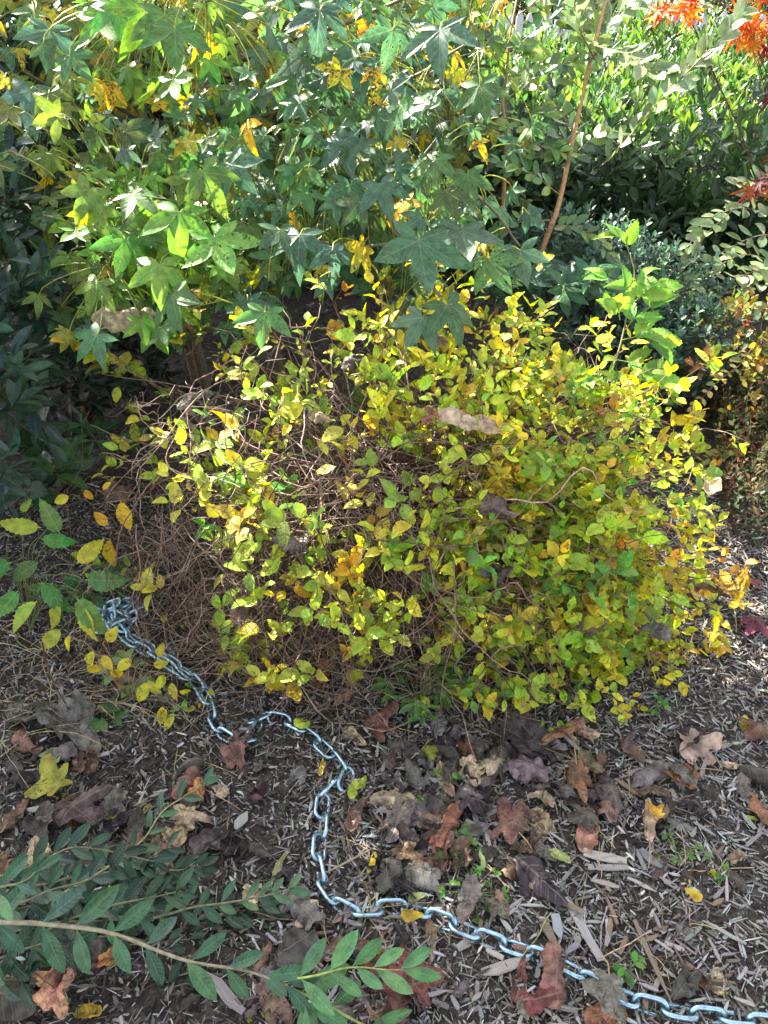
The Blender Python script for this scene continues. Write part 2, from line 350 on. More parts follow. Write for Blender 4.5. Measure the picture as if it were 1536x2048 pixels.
def shoot_leaves(g, path, k, Ts, size, colf, start=.1, nup=None, ang=50, tipsize=.7, both=True, flat=1.0):
    """leaves in two ranks along an explicit shoot"""
    path = np.asarray(path); n = len(path); tt = np.linspace(start, 1, k); idx = tt*(n-1); i0 = np.clip(idx.astype(int), 0, n-2); f = (idx-i0)[:, None]
    P = path[i0]*(1-f)+path[i0+1]*f; A = nrm(path[i0+1]-path[i0])
    nup = np.array([0, -.45, 1.0]) if nup is None else np.asarray(nup, float)
    S = nrm(np.cross(np.broadcast_to(nup, A.shape), A)); Nn = np.cross(A, S)
    for side in ((1, -1) if both else (1,)):
        sg = np.full(k, side, float) if both else np.where(np.arange(k) % 2 == 0, 1., -1.)
        al = np.radians(ang*(1-.55*tt**2))+rnd(k)*.12
        d = A*np.cos(al)[:, None]+S*(np.sin(al)*sg)[:, None]+Nn*(U(-.15, .45, k)*flat)[:, None]
        nn = Nn+S*(sg*U(-.35, .2, k))[:, None]+rnd(k, 3)*.16
        g.insts(Ts, P+A*U(-.006, .006, k)[:, None], orient(d, nn), size*(1-(1-tipsize)*tt)*U(.75, 1.15, k), colf(k))
def G(*a): return np.array(a, float)

# ================================================================== SETTING
xs = np.concatenate([np.linspace(-80, -3, 14), np.linspace(-2.8, 3.4, 320), np.linspace(3.7, 80, 14)])
ys = np.concatenate([np.linspace(-40, -.4, 8), np.linspace(-.2, 4.8, 280), np.linspace(5.2, 120, 20)])
gx, gy = np.meshgrid(xs, ys); nx, ny = len(xs), len(ys)
gh = gz(gx, gy)
fine = np.clip((5-np.hypot(gx-.2, gy-2))/2, 0, 1); gh = gh+fine*R.normal(0, .0022, gh.shape)
g = Geo(); i = np.arange(ny-1)[:, None]*nx; j = np.arange(nx-1)[None]
g.raw(np.stack([gx, gy, gh], -1).reshape(-1, 3), np.stack([i+j, i+j+1, i+nx+j+1, i+nx+j], -1).reshape(-1, 4), None, (.05, .035, .025), np.zeros((nx*ny, 3)))
tag(g.build('ground', M_soil), None, kind='structure')
g = Geo(); lx = np.linspace(-60, 60, 5); ly = np.linspace(10.2, 100, 5); ax_, ay_ = np.meshgrid(lx, ly); i = np.arange(4)[:, None]*5; j = np.arange(4)[None]
g.raw(np.stack([ax_, ay_, np.full_like(ax_, .004)], -1).reshape(-1, 3), np.stack([i+j, i+j+1, i+6+j, i+5+j], -1).reshape(-1, 4), None, (.05, .07, .03), np.zeros((25, 3)))
tag(g.build('lawn', M_lawn), None, kind='structure')

# ---- mulch: chips and fibres nobody could count
def chipT(seed):
    r = np.random.default_rng(seed); t = np.array([0, .3, .65, 1.0]); k = []
    w_ = np.array([r.uniform(.1, .9), r.uniform(.8, 1), r.uniform(.7, 1), r.uniform(.05, .8)])*.5; c = np.cumsum(r.normal(0, .12, 4)); z = r.normal(0, .1, 4)
    V = []; UVs = []
    for i in range(4):
        for s_, h in ((-1, 0), (1, 0), (1, 1), (-1, 1)):
            V.append([t[i]-.5, (w_[i]*s_*(1-.15*h)+c[i]), h*.5+z[i]]); UVs.append([t[i], s_*(1+h*.3)])
    Q = [[0, 1, 2, 3], [15, 14, 13, 12]]
    for i in range(3):
        for e in range(4): Q.append([i*4+e, (i+1)*4+e, (i+1)*4+(e+1) % 4, i*4+(e+1) % 4])
    return np.array(V), np.array(Q), np.zeros((0, 3), int), np.array(UVs)
CHIP = [chipT(s) for s in range(10)]
def place_chips(g, P, Lm, Wm, Hm, cols, tilt=.18):
    n = len(P); th = U(0, 6.28, n); d = np.stack([np.cos(th), np.sin(th), rnd(n)*tilt], -1); up = np.stack([rnd(n)*tilt*1.6, rnd(n)*tilt*1.6, np.ones(n)], -1)
    m = orient(d, up); m = m*np.stack([Lm, Wm, Hm], -1)[:, None, :]
    g.insts(CHIP, P, m, 1.0, cols)
WOODPAL = [(.33, .317, .295), (.38, .367, .345), (.22, .20, .175), (.14, .12, .10), (.07, .057, .047), (.035, .028, .023)]
def mulch(n, x0, x1, y0, y1, wts, l0, l1, w0, w1, zup=.010):
    x = U(x0, x1, n); y = U(y0, y1, n)
    P = np.stack([x, y, gz(x, y)+U(-.001, zup, n)], -1); L_ = U(l0, l1, n)*U(.5, 1, n)
    return P, L_, np.minimum(U(w0, w1, n), L_*.6), U(.0012, .0035, n), pick(WOODPAL, n, wts, .06, .25)
mg = Geo()
place_chips(mg, *mulch(24000, -.2, 1.5, .35, 2.1, [5, 1.6, 5, 4, 3, 2], .01, .045, .0018, .007))
place_chips(mg, *mulch(14000, -1.2, .1, .35, 2.0, [.9, .3, 2, 3, 6, 5], .01, .045, .002, .008))
place_chips(mg, *mulch(22000, -1.2, 1.5, .35, 2.1, [4, 2, 5, 4, 3, 2], .012, .045, .0007, .002, .013), tilt=.3)
place_chips(mg, *mulch(26000, -1.2, 1.6, .35, 2.0, [3, 1.5, 4, 4, 3, 2], .005, .018, .0015, .005, .006), tilt=.3)
place_chips(mg, *mulch(6000, -1.8, 2.6, 2.0, 4.2, [.4, .1, 1, 2, 6, 6], .02, .07, .004, .014))  # darker chip mix puts the deep shade at the back into colour
tag(mg.build('wood_chip_mulch', M_wood, smooth=False), 'grey brown shredded wood mulch covering the garden bed', 'mulch', kind='stuff')

# ================================================================== PLANTS
# palettes (real leaf colours)
TEAL = [(.06, .15, .07), (.07, .17, .06), (.08, .18, .045), (.06, .14, .08)]
OLIVE = [(.10, .17, .028), (.14, .20, .03), (.08, .15, .03), (.20, .24, .03)]
YELL = [(.50, .40, .02), (.55, .38, .02), (.42, .37, .03)]
LIME = [(.25, .33, .03), (.32, .36, .03), (.19, .29, .035)]

# ---- picket fence and what lies beyond it
def prism(g, outline, y0, y1, cx, col):
    """an upright outline (x, z) given thickness along y"""
    o = np.array(outline, float); k = len(o); a = np.stack([o[:, 0]+cx, np.full(k, y0), o[:, 1]], -1); b = a.copy(); b[:, 1] = y1
    v = np.concatenate([a, b]); q = [[i, (i+1) % k, k+(i+1) % k, k+i] for i in range(k)]; t = []
    for i in range(1, k-1): t += [[0, i+1, i], [k, k+i, k+i+1]]
    g.raw(v, q, t, col, np.zeros((2*k, 3)))
fence = thing('picket_fence', 'weathered grey white picket fence standing behind the laurel hedge', 'fence')
FY = 9.3; n_p = 84
for i in range(n_p):
    g = Geo(); cx = -2.6+i*.1; h = .97+R.normal(0, .006); wd = .037
    prism(g, [(-wd, .05), (wd, .05), (wd, h-.06), (.012, h), (-.012, h), (-wd, h-.06)], FY, FY+.018, cx, (.5, .5, .5)); g.build('picket', M_paint, fence, False)
for z in (.25, .75):
    g = Geo(); prism(g, [(-2.7, z), (5.9, z), (5.9, z+.08), (-2.7, z+.08)], FY+.0205, FY+.055, 0, (.5, .5, .5)); g.build('rail', M_paint, fence, False)

# ---- leafy bushes built from shoots filling ellipsoid clumps
def bush(name, label, cat, base, blobs, Ts, size, k, L, pal, wts, leafm, stemm, stemcol, upn=.55, r0=.006, out=.6, group=None, droop=0., shell=.75, wob=.02, bare=0):
    """blobs: (centre, radii, shoots); each becomes a branch with its foliage"""
    t = thing(name, label, cat, group); base = G(*base); t.location = tuple(base)
    for (c, rad, m) in blobs:
        c = G(*c); rad = G(*rad); u = nrm(rnd(m, 3)); rr = np.where(U(0, 1, m) < .75, U(shell, 1.05, m), U(.2, shell, m))
        rr = rr*(1+.13*np.sin(u[:, 0]*5+c[0]*9)*np.cos(u[:, 2]*4+u[:, 1]*5))
        P = c+u*rad*rr[:, None]; ok = P[:, 2] > gz(P[:, 0], P[:, 1])+.01; P = P[ok]; A = nrm((P-c)/rad/rad)*out+np.array([0, 0, .7])*(1-out)*1.6+rnd(len(P), 3)*.25
        gs = Geo(); mid = c-np.array([0, 0, rad[2]*.5])
        gs.tube(wander(bez(base, base+(mid-base)*.35+np.array([0, 0, .15*rad[2]]), mid, c, 12), wob), np.linspace(r0*1.6, r0*.7, 12), jit(stemcol, 1)[0], 6)
        for p, a in zip(P[:max(8, len(P)//3)], A): gs.tube(wander(bez(c-(c-base)*U(0, .3), c+(p-c)*.3, p-nrm(a)*.25*np.linalg.norm(p-c), p+nrm(a)*L*.8, 7), wob*.5), np.linspace(r0*.55, r0*.2, 7), jit(stemcol, 1)[0], 4)
        gs.V = [v-base for v in gs.V]; bo = gs.build('branch', stemm, t)
        gf = Geo(); sprigs(gf, P-base, A, U(.7, 1.2, len(P))*L, k, Ts, size, lambda n: pick(pal, n, wts), upn, droop=droop)
        gf.build('foliage', leafm, bo)
    return t

# ---- laurel hedge: a long bank of upright shoots
def hedge_h(x, y):
    f = np.clip((y-3.95)/.45, 0, 1)**.5
    return f*(.48+.098*np.clip(y-4.1, 0, 3.6)+.06*np.sin(x*3.1+y)+.05*np.sin(x*9+y*5)+.04*np.sin(y*6+x*2))
hedge = thing('laurel_hedge', 'broad laurel hedge with sunlit upright shoots along the picket fence', 'hedge'); hedge.location = (1.5, 5, 0)
ho = G(1.5, 5, 0)
for (xa, xb) in ((-3.4, -1.2), (-1.2, .4), (.4, 1.7), (1.7, 3.0), (3.0, 5.0)):
    vis = xa >= .3; n = int((xb-xa)*(1250 if vis else 420))
    x = U(xa, xb, n); y = 3.95+(U(0, 1, n)**1.25)*4.0; z = hedge_h(x, y); fr = U(0, 1, n) < .38
    z = np.where(fr, z*U(.1, 1, n), z-np.abs(rnd(n))*.09+np.where(U(0, 1, n) < .2, U(0, .12, n), 0)); y = np.where(fr, 3.95+U(-.10, .35, n)*1.0, y)
    P = np.stack([x, y, np.maximum(z, .03)], -1); A = np.stack([rnd(n)*.25, rnd(n)*.25-.15*fr, np.where(fr, .55, 1.0)], -1); A[fr, 1] -= .35
    bo = None
    for k in range(11):
        gs = Geo()
        p = P[k]; b = G(p[0]+U(-.3, .3), max(4.2, p[1]+U(-.2, .3)), 0); gs.tube(wander(bez(b, b+G(0, 0, .2), p-G(0, 0, .2), p, 8), .03)-ho, np.linspace(.012, .004, 8), (.07, .05, .035), 5)
        o_ = gs.build('branch' if bo is None else 'stem', M_stem, bo or hedge); bo = bo or o_
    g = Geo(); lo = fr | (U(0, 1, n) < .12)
    sprigs(g, (P-ho)[~lo], A[~lo], .10, 7, HED, .098, lambda m: pick([(.08, .18, .028), (.04, .11, .025), (.13, .24, .035), (.03, .07, .022)], m), .15, .75)
    sprigs(g, (P-ho)[lo], A[lo], .10, 6, HED, .105, lambda m: pick([(.035, .075, .03), (.025, .06, .028), (.05, .10, .03)], m), .4)  # front leaves darker: shade below the sunlit top put into leaf colour
    nn = int(n*.10); kk = R.integers(0, n, nn); kk = kk[~lo[kk]]
    for p in (P-ho)[kk]: g.tube([p, p+G(U(-.02, .02), U(-.02, .02), .09), p+G(U(-.03, .03), U(-.03, .03), .18)], [.007, .008, .003], (.34, .38, .10), 4)
    g.build('foliage', M_hedge, bo)

# ---- dark evergreens beyond the fence and at the back left
EVP = [(.03, .055, .02), (.045, .06, .02), (.025, .05, .025), (.07, .065, .025)]
bush('evergreen_shrub', 'dark evergreen shrub beyond the fence, beside the grey trunk', 'shrub', (2.4, 12.6, 0), [((2.2, 12.6, .8), (1.3, .7, .9), 420), ((3.1, 12.8, .6), (.7, .6, .7), 200)], HED, .17, 6, .16, EVP, None, M_hedge, M_bark, (.08, .06, .04), r0=.02)
bush('evergreen_shrub', 'brownish evergreen shrub beyond the fence, behind the orange stem', 'shrub', (.9, 13.6, 0), [((.8, 13.6, .9), (1.3, .7, 1.0), 420)], HED, .17, 6, .16, [(.06, .06, .02), (.08, .07, .03), (.04, .05, .02)], None, M_hedge, M_bark, (.08, .06, .04), r0=.02)
bush('evergreen_shrub', 'olive evergreen shrub beyond the fence at the far right', 'shrub', (5.3, 13, 0), [((5.2, 13, .8), (1.6, .8, 1.0), 420)], HED, .17, 6, .16, [(.06, .09, .02), (.05, .06, .02)], None, M_hedge, M_bark, (.08, .06, .04), r0=.02)
bush('evergreen_thicket', 'dark evergreen thicket filling the gap behind the star leaved tree', 'thicket', (-1.8, 4.4, 0), [((-2.3, 4.6, .8), (.8, .5, .9), 420), ((-1.2, 4.5, .9), (.8, .5, 1.0), 420), ((-.2, 4.6, .85), (.8, .5, 1.0), 420)], HED, .12, 6, .13, [(.025, .06, .03), (.035, .075, .028), (.05, .09, .03), (.12, .17, .03)], None, M_hedge, M_bark, (.07, .05, .035), r0=.012)

# ---- tall shade trees beyond the fence: unseen crowns added to shade the bed, gaps cut for sunlit spots
LIT = [((320, 470), 1.9, .34), ((220, 400), 1.95, .25), ((290, 40), 2.0, .26), ((440, 40), 2.0, .2), ((340, 620), 1.85, .07), ((870, 40), 2.0, .16), ((560, 440), 1.9, .12), ((930, 330), 2.0, .10), ((480, 330), 2.0, .16),
       ((1270, 620), 1.9, .22), ((1240, 760), 1.9, .15), ((1240, 540), 1.9, .13), ((1480, 480), 3.0, .55), ((1330, 600), 3.0, .25), ((1300, 200), 2.5, .33), ((1420, 90), 2.5, .33), ((1190, 60), 2.6, .3), ((1000, 130), 2.5, .18),
       ((1330, 870), 1.8, .18), ((1380, 1110), 1.62, .06), ((1290, 980), 1.65, .08), ((650, 1140), 1.45, .02), ((1100, 740), 1.9, .06), ((940, 580), 2.2, .08), ((620, 470), 1.9, .06), ((830, 700), 1.9, .06), ((1090, 170), 2.5, .22), ((760, 110), 2.6, .12),
       ((500, 200), 2.8, .12), ((180, 260), 2.8, .12), ((620, 330), 2.7, .12), ((840, 460), 1.8, .05)]
LITP = [(at(p[0], p[1], d), r) for p, d, r in LIT]
def shade_crown(n, c, rad):
    P = G(*c)+nrm(rnd(n, 3))*(U(0, 1, n)**.4)[:, None]*G(*rad); keep = np.ones(n, bool)
    for q, r in LITP:
        v = P-q; perp = v-(v@SUN)[:, None]*SUN; keep &= np.linalg.norm(perp, axis=1) > r+.125
    s = P-SUN*((P[:, 2]-.8)/SUN[2])[:, None]
    inh = (s[:, 0] > .15) & (s[:, 0] < 5.5) & (s[:, 1] > 4.3) & (s[:, 1] < 8.0); keep &= ~(inh & (U(0, 1, n) < .997))
    return P[keep]
ST = [leafT(4, .38, .9, .7, .2, .2, 0, 0, 0, 3)]
for nm, lab, base, blobs in (('shade_tree', 'tall shade tree with a smooth grey trunk beyond the picket fence', (3.15, 11.2, 0), [((.9, 8.4, 5.0), (2.0, 2.3, .9), 4200), ((3.2, 9.4, 5.4), (2.0, 2.2, 1.0), 2600)]),
                             ('shade_tree', 'unseen shade tree added behind the evergreen thicket', (-3.4, 10.4, 0), [((-2.6, 8.3, 4.9), (2.3, 2.7, .9), 5200), ((-.9, 6.6, 4.3), (1.9, 1.3, .8), 3000), ((-3.6, 6.6, 4.4), (1.5, 1.5, .8), 2600), ((-2.9, 5.3, 4.2), (2.4, 1.2, .6), 4500)])):  # hidden tree, added to shade the bed
    t = thing(nm, lab, 'tree'); b = G(*base); t.location = tuple(b)
    g = Geo(); tp = wander(bez(b, b+G(.05, 0, 1.5), b+G(-.1, -.1, 3), b+G(-.3, -.5, 5), 18), .08)-b; g.tube(tp, np.linspace(.17, .08, 18), (.30, .29, .28), 12); g.build('trunk', M_bark, t)
    for c, rad, n in blobs:
        g = Geo(); g.tube(wander(bez(tp[9], tp[12]+G(0, -.3, .5), G(*c)-b-G(0, 0, .5), G(*c)-b, 12), .1), np.linspace(.07, .03, 12), (.2, .18, .16), 8)
        for _ in range(10):
            e = G(*c)+nrm(rnd(3))*G(*rad)*.7-b; g.tube(wander(bez(G(*c)-b, G(*c)-b+G(0, 0, .2), e-G(0, 0, .1), e, 8), .08), np.linspace(.02, .008, 8), (.2, .18, .16), 5)
        bo = g.build('branch', M_bark, t)
        P = shade_crown(n, c, rad); m = len(P); g = Geo(); g.insts(ST, P-b, orient(rnd(m, 3), rnd(m, 3)*.6+G(0, 0, 1)), U(.2, .34, m), pick([(.06, .11, .03), (.10, .13, .03), (.14, .13, .03)], m)); g.build('crown', M_hedge, bo)

# ---- star leaved tree (sapling): trunks, boughs, and the leaves of each bough
def nearest(P, paths):
    best = np.full(len(P), 1e9); who = np.zeros(len(P), int); pt = np.zeros((len(P), 3))
    for k, q in enumerate(paths):
        d = np.linalg.norm(P[:, None]-q[None], axis=2); i = d.argmin(1); dm = d[np.arange(len(P)), i]; m = dm < best
        best[m] = dm[m]; who[m] = k; pt[m] = q[i[m]]
    return who, pt, best
b0 = G(-.72, 2.78, 0); b1 = G(-.42, 2.85, 0)
def A3(*pts): return np.array([at(np.array(p[0]), np.array(p[1]), np.array(p[2])) for p in pts])
star = thing('star_leaved_tree', 'young tree with drooping five pointed star leaves arching over the yellowing shrub', 'tree'); star.location = tuple(b0)
top = A3((330, 410, 2.55))[0]
stems = [
    np.vstack([[b0], A3((330, 410, 2.55), (372, 280, 2.5), (425, 150, 2.45), (500, 60, 2.4), (600, 30, 2.3), (700, -60, 2.2))]),
    np.vstack([[b0+G(-.05, .05, 0)], A3((302, 330, 2.7), (278, 150, 2.75), (268, -50, 2.8), (255, -420, 2.9))]),
    np.vstack([[b1], A3((500, 480, 2.55), (492, 280, 2.5), (480, 60, 2.5), (470, -200, 2.5))]),
    np.vstack([A3((300, 320, 2.65), (200, 230, 2.55), (60, 150, 2.5), (-60, 100, 2.5))]),
    np.vstack([[top], A3((420, 420, 2.2), (560, 460, 2.0), (700, 490, 1.95), (850, 470, 1.9))]),
    np.vstack([[top], A3((270, 455, 2.05), (215, 530, 1.95))]),
    np.vstack([A3((488, 240, 2.5), (700, 190, 2.2), (830, 150, 2.05), (950, 80, 1.95))]),
    np.vstack([A3((495, 330, 2.5), (680, 335, 2.25), (850, 330, 2.1), (970, 400, 2.0), (1040, 490, 2.0))]),
    np.vstack([[top], A3((400, 480, 2.0), (470, 580, 1.95), (530, 640, 1.85))]),
    np.vstack([A3((680, 335, 2.25), (770, 440, 2.0), (850, 560, 1.85), (910, 630, 1.8))]),
    np.vstack([A3((290, 250, 2.7), (180, 170, 2.5), (90, 60, 2.3), (40, -40, 2.2))]),
    np.vstack([A3((275, 100, 2.75), (300, 20, 2.3), (340, -20, 2.0), (420, 10, 1.95))]),
    np.vstack([A3((485, 120, 2.5), (640, 60, 2.3), (800, 0, 2.1), (900, -60, 2.0))]),
    np.vstack([A3((300, 330, 2.7), (180, 330, 2.5), (80, 310, 2.4))]),
    np.vstack([A3((495, 330, 2.5), (620, 410, 2.5), (760, 400, 2.5), (900, 250, 2.5))]),
]
paths = [wander(spline(s, 8), .015) for s in stems]
radii = [.022, .020, .021]+[.008]*12
parts = []
for k, p in enumerate(paths):
    g = Geo(); n = len(p); g.tube(p-b0, np.linspace(radii[k], radii[k]*.35, n), [(.14, .10, .07), (.15, .11, .07), (.15, .11, .07)][k] if k < 3 else (.13, .11, .06), 8)
    parts.append(g.build('trunk' if k < 3 else 'branch', M_stem, star))
SG = [[4, 4, 7, 7, 7, 7, 7, 7, 7, 5, 1], [5, 6, 6, 6, 7, 8, 8, 8, 7, 5, 1], [3, 5, 5, 5, 6, 7, 8, 8, 8, 5, 1], [2, 3, 4, 6, 8, 8, 8, 8, 7, 6, 1], [0, 3, 8, 8, 8, 8, 8, 7, 8, 6, 2], [0, 1, 6, 8, 7, 6, 5, 5, 8, 2, 0], [0, 1, 2, 4, 1, 2, 0, 0, 3, 0, 0]]
n = 2000
px, py = rand_grid(SG, -30, -30, 100, n); py = np.where(U(0, 1, n) < .12, py-300, py)
back = U(0, 1, n) < np.clip(.72-(py-150)/700, .15, .8)
d = np.where(back, U(2.3, 3.2, n), U(1.85, 2.3, n)); P = at(px, py, d)
kp = np.ones(n, bool)                          # a gap in the crown lets the sun reach the green shoot
for qx_, qy_ in ((1270, 620), (1240, 760), (1240, 540)):
    v = P-at(np.array(float(qx_)), np.array(float(qy_)), np.array(1.9)); kp &= ~((np.linalg.norm(v-(v@SUN)[:, None]*SUN, axis=1) < .17) & (v@SUN > 0))
px, py, back, P = px[kp], py[kp], back[kp], P[kp]; n = len(px)
# the largest near leaves, each where it hangs: x, y, depth, size, heading
NEAR = [(360, 425, 1.75, .17, -95), (430, 475, 1.75, .17, -70), (838, 480, 1.62, .19, -88), (880, 60, 1.75, .18, -95), (785, 60, 1.8, .14, -100), (800, 210, 1.8, .14, -80), (850, 205, 1.8, .14, -110), (530, 625, 1.65, .12, -100),
        (405, 345, 1.75, .15, -60), (195, 565, 1.85, .12, -120), (195, 670, 1.8, .12, -140), (895, 610, 1.62, .14, -60), (845, 635, 1.62, .12, -120), (925, 460, 1.75, .15, -85), (320, 530, 1.75, .15, -90), (345, 590, 1.75, .14, -85), (265, 390, 1.8, .13, -30), (180, 380, 1.85, .12, -120),
        (250, 480, 1.8, .13, -100), (290, 20, 1.75, .16, -110), (330, 30, 1.75, .16, -80), (350, 60, 1.7, .15, -90), (200, 30, 1.85, .15, -60), (60, 180, 2.0, .15, -95), (100, 60, 1.9, .15, -100), (230, 10, 1.8, .15, -70), (690, 280, 1.9, .14, -80), (600, 330, 1.9, .13, -100), (700, 370, 1.9, .13, -90),
        (980, 520, 1.8, .13, -60), (1040, 500, 1.8, .12, -80), (560, 460, 1.75, .13, -60), (600, 470, 1.75, .14, -100), (665, 500, 1.75, .11, -75), (760, 370, 1.85, .13, -70), (870, 320, 1.85, .12, -100), (935, 350, 1.85, .12, -80), (460, 330, 1.8, .13, -50), (640, 20, 1.8, .15, -95), (720, 130, 1.9, .14, -90), (960, 170, 1.9, .13, -80), (590, 150, 1.95, .14, -100)]
NP = np.array([at(a[0], a[1], a[2]) for a in NEAR])
P = np.vstack([P, NP]); m = len(P); nn = len(NP); back = np.concatenate([back, np.zeros(nn, bool)])
head = np.radians(np.concatenate([rnd(n)*38-90, [a[4] for a in NEAR]])); size = np.concatenate([U(.040, .086, n), [a[3]*.76 for a in NEAR]])
px = np.concatenate([px, [a[0] for a in NEAR]]); py = np.concatenate([py, [a[1] for a in NEAR]])
who, att, dist = nearest(P, paths)
toC = nrm(CAM-P)
D = RT*np.cos(head)[:, None]+UP*np.sin(head)[:, None]+toC*(U(.0, .5, m))[:, None]           # hangs down, tip a little forward
Nn = toC*.8+np.array([0, 0, .75])+rnd(m, 3)*np.where(np.arange(m) < n, .65, .32)[:, None]
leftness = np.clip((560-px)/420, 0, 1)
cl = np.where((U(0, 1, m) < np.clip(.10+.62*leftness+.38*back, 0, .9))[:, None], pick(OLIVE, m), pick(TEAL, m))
litp = ((np.hypot(px-310, py-490) < 190) | (np.hypot(px-330, py-40) < 160)); cl[litp] = pick([(.12, .27, .035), (.08, .20, .04), (.16, .30, .035)], litp.sum())  # brighter greens put sunlight into the leaves of the lit patches
old = (U(0, 1, m) < np.where(back, .20, .08)) & (np.arange(m) < n); cl[old] = pick(YELL, old.sum())
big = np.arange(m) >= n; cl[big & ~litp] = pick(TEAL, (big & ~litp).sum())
oldm = old | ((U(0, 1, m) < .18) & back)
Rm = orient(D, Nn)
gst = [Geo() for _ in paths]
for k in range(len(paths)):
    for sel, mat, Ts in (((who == k) & ~oldm, M_star, STAR), ((who == k) & oldm, M_starold, STAR+STAR3)):
        if sel.sum() == 0: continue
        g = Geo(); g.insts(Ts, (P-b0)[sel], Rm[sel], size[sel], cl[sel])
        if mat is M_star:
            for i in np.nonzero((who == k))[0]:
                a = att[i] if dist[i] < .22 else P[i]+(att[i]-P[i])/dist[i]*.14+G(0, 0, .02)
                dd = -nrm(D[i:i+1])[0]*.03
                g.tube(bez(P[i]-b0, P[i]+dd+G(0, 0, .015)-b0, a+G(0, 0, .02)-b0, a-b0, 7), .0016, (.30, .33, .07) if not back[i] else (.22, .24, .06), 4)
        g.build('foliage', mat, parts[k])

# ---- the yellowing shrub in the middle
SC = G(.13, 1.80, .12); SR = G(.78, .68, .60)
def ell(px, py, c=SC, r=SR, k=1.0):
    d = ray(px, py)/(r*k); o = (CAM-c)/(r*k); A_ = (d*d).sum(-1); B_ = (d*o).sum(-1); C_ = (o*o).sum()-1; disc = B_*B_-A_*C_
    t = (-B_-np.sqrt(np.maximum(disc, 0)))/A_; return CAM+ray(px, py)*t[..., None], disc > 0
def enorm(p, c=SC, r=SR): return nrm((p-c)/r/r)
YG = [[0, 0, 0, 0, 2, 5, 6, 7, 7, 1.5, 0, -.2, -.25], [1, 1, 1, 3, 5, 6, 7, 6, 6, 5, 2.5, .5, -.25], [0, 1, 1, 5, 7, 6, 7, 8, 8, 8, 8, 7, 1], [1, 2, 4, 5, 3, 2, 4, 6, 8, 9, 9, 9, 3], [.5, 1, 4, 6, 2, 2, 4, 4, 7, 9, 9, 9, 3],
      [.5, 0, 1, 4, 6, 5, 3, 6, 7, 9, 9, 9, 6], [0, 0, 1, 1, 5, 4, 3, 6, 7, 7, 9, 8, 5], [0, 1, 2, 1, 4, 3, 2, 6, 7, 7, 8, 6, 1], [0, 0, .5, 0, 1, 0, 1, 3, 6, 3, 5, 1, 0]]
TG0 = [[0, .5, 2, 3, 3, 2, 2, 2, 2, 1, 1, 0, 0], [1, 3, 4, 4, 4, 4, 4, 3, 2, 2, 1, 1, 0], [1, 3, 4, 4, 5, 5, 5, 4, 3, 2, 2, 1, 0], [1, 3, 4, 5, 5, 5, 5, 4, 3, 2, 2, 1, 0], [1, 3, 4, 5, 5, 5, 4, 4, 3, 2, 2, 1, 0], [1, 2, 3, 4, 4, 4, 4, 3, 3, 2, 2, 1, 0]]
shrub = thing('yellowing_shrub', 'wide mounded shrub with small yellow green leaves on tangled brown twigs', 'shrub'); sb = G(.1, 1.82, 0); shrub.location = tuple(sb)
n = 1450
YW = np.maximum(np.array(YG, float)+.25, 0)*np.array([.5, .5, .6, .65, .65, .6, .65, .85, 1, 1, 1, 1, 1])[None]; px, py = rand_grid(YW, 150, 560, 100, n)
kx, ky = rand_grid(YW, 150, 560, 100, 170); kk_ = R.integers(0, 170, n); cm_ = U(0, 1, n) < .6; px = np.where(cm_, kx[kk_]+rnd(n)*26, px); py = np.where(cm_, ky[kk_]+rnd(n)*24, py)
BARE = [(720, 935, 150, 62), (610, 975, 110, 95), (560, 900, 90, 50), (470, 1160, 140, 95), (320, 770, 110, 80), (340, 1010, 90, 90), (880, 925, 110, 55), (740, 1060, 75, 45), (330, 1180, 120, 90), (620, 1240, 60, 60), (780, 1160, 60, 40), (560, 1380, 130, 50), (430, 760, 80, 50), (840, 1010, 60, 40), (800, 1330, 70, 50), (1010, 1200, 50, 30)]
kp = np.ones(n, bool)
for bx, by, ba, bb in BARE: kp &= ~(((px-bx)/ba)**2+((py-by)/bb)**2 < 1) | (U(0, 1, n) < .13)
px, py = px[kp], py[kp]; n = len(px); P, hit = ell(px, py); nm_ = enorm(P); dep = np.abs(rnd(n))*.05+np.where(U(0, 1, n) < .35, U(.03, .16, n), 0)-np.where(U(0, 1, n) < .14, U(.03, .11, n), 0)
P = P-nm_*dep[:, None]; P[:, 2] = np.maximum(P[:, 2], .02)
A = nm_*.55+np.array([0, -.1, .55])+rnd(n, 3)*.4
far = P-sb; ang = np.arctan2(P[:, 1]-sb[1], P[:, 0]-sb[0]); hi = P[:, 2] > .48
sect = np.where(hi, 8+(P[:, 0] > .1)*1+(P[:, 0] > .45)*1, ((ang+math.pi)/(2*math.pi)*8).astype(int) % 8)
edge = np.clip((px-1250)/180, 0, 1)*np.clip((py-800)/200, 0, 1); topy = np.clip((720-py)/100, 0, 1); leftf = np.clip((650-px)/300, 0, 1)*np.clip((py-1150)/100, 0, 1)
YP = np.array([(.27, .40, .04), (.42, .49, .04), (.58, .55, .04), (.62, .52, .03), (.54, .36, .045), (.12, .28, .045)])
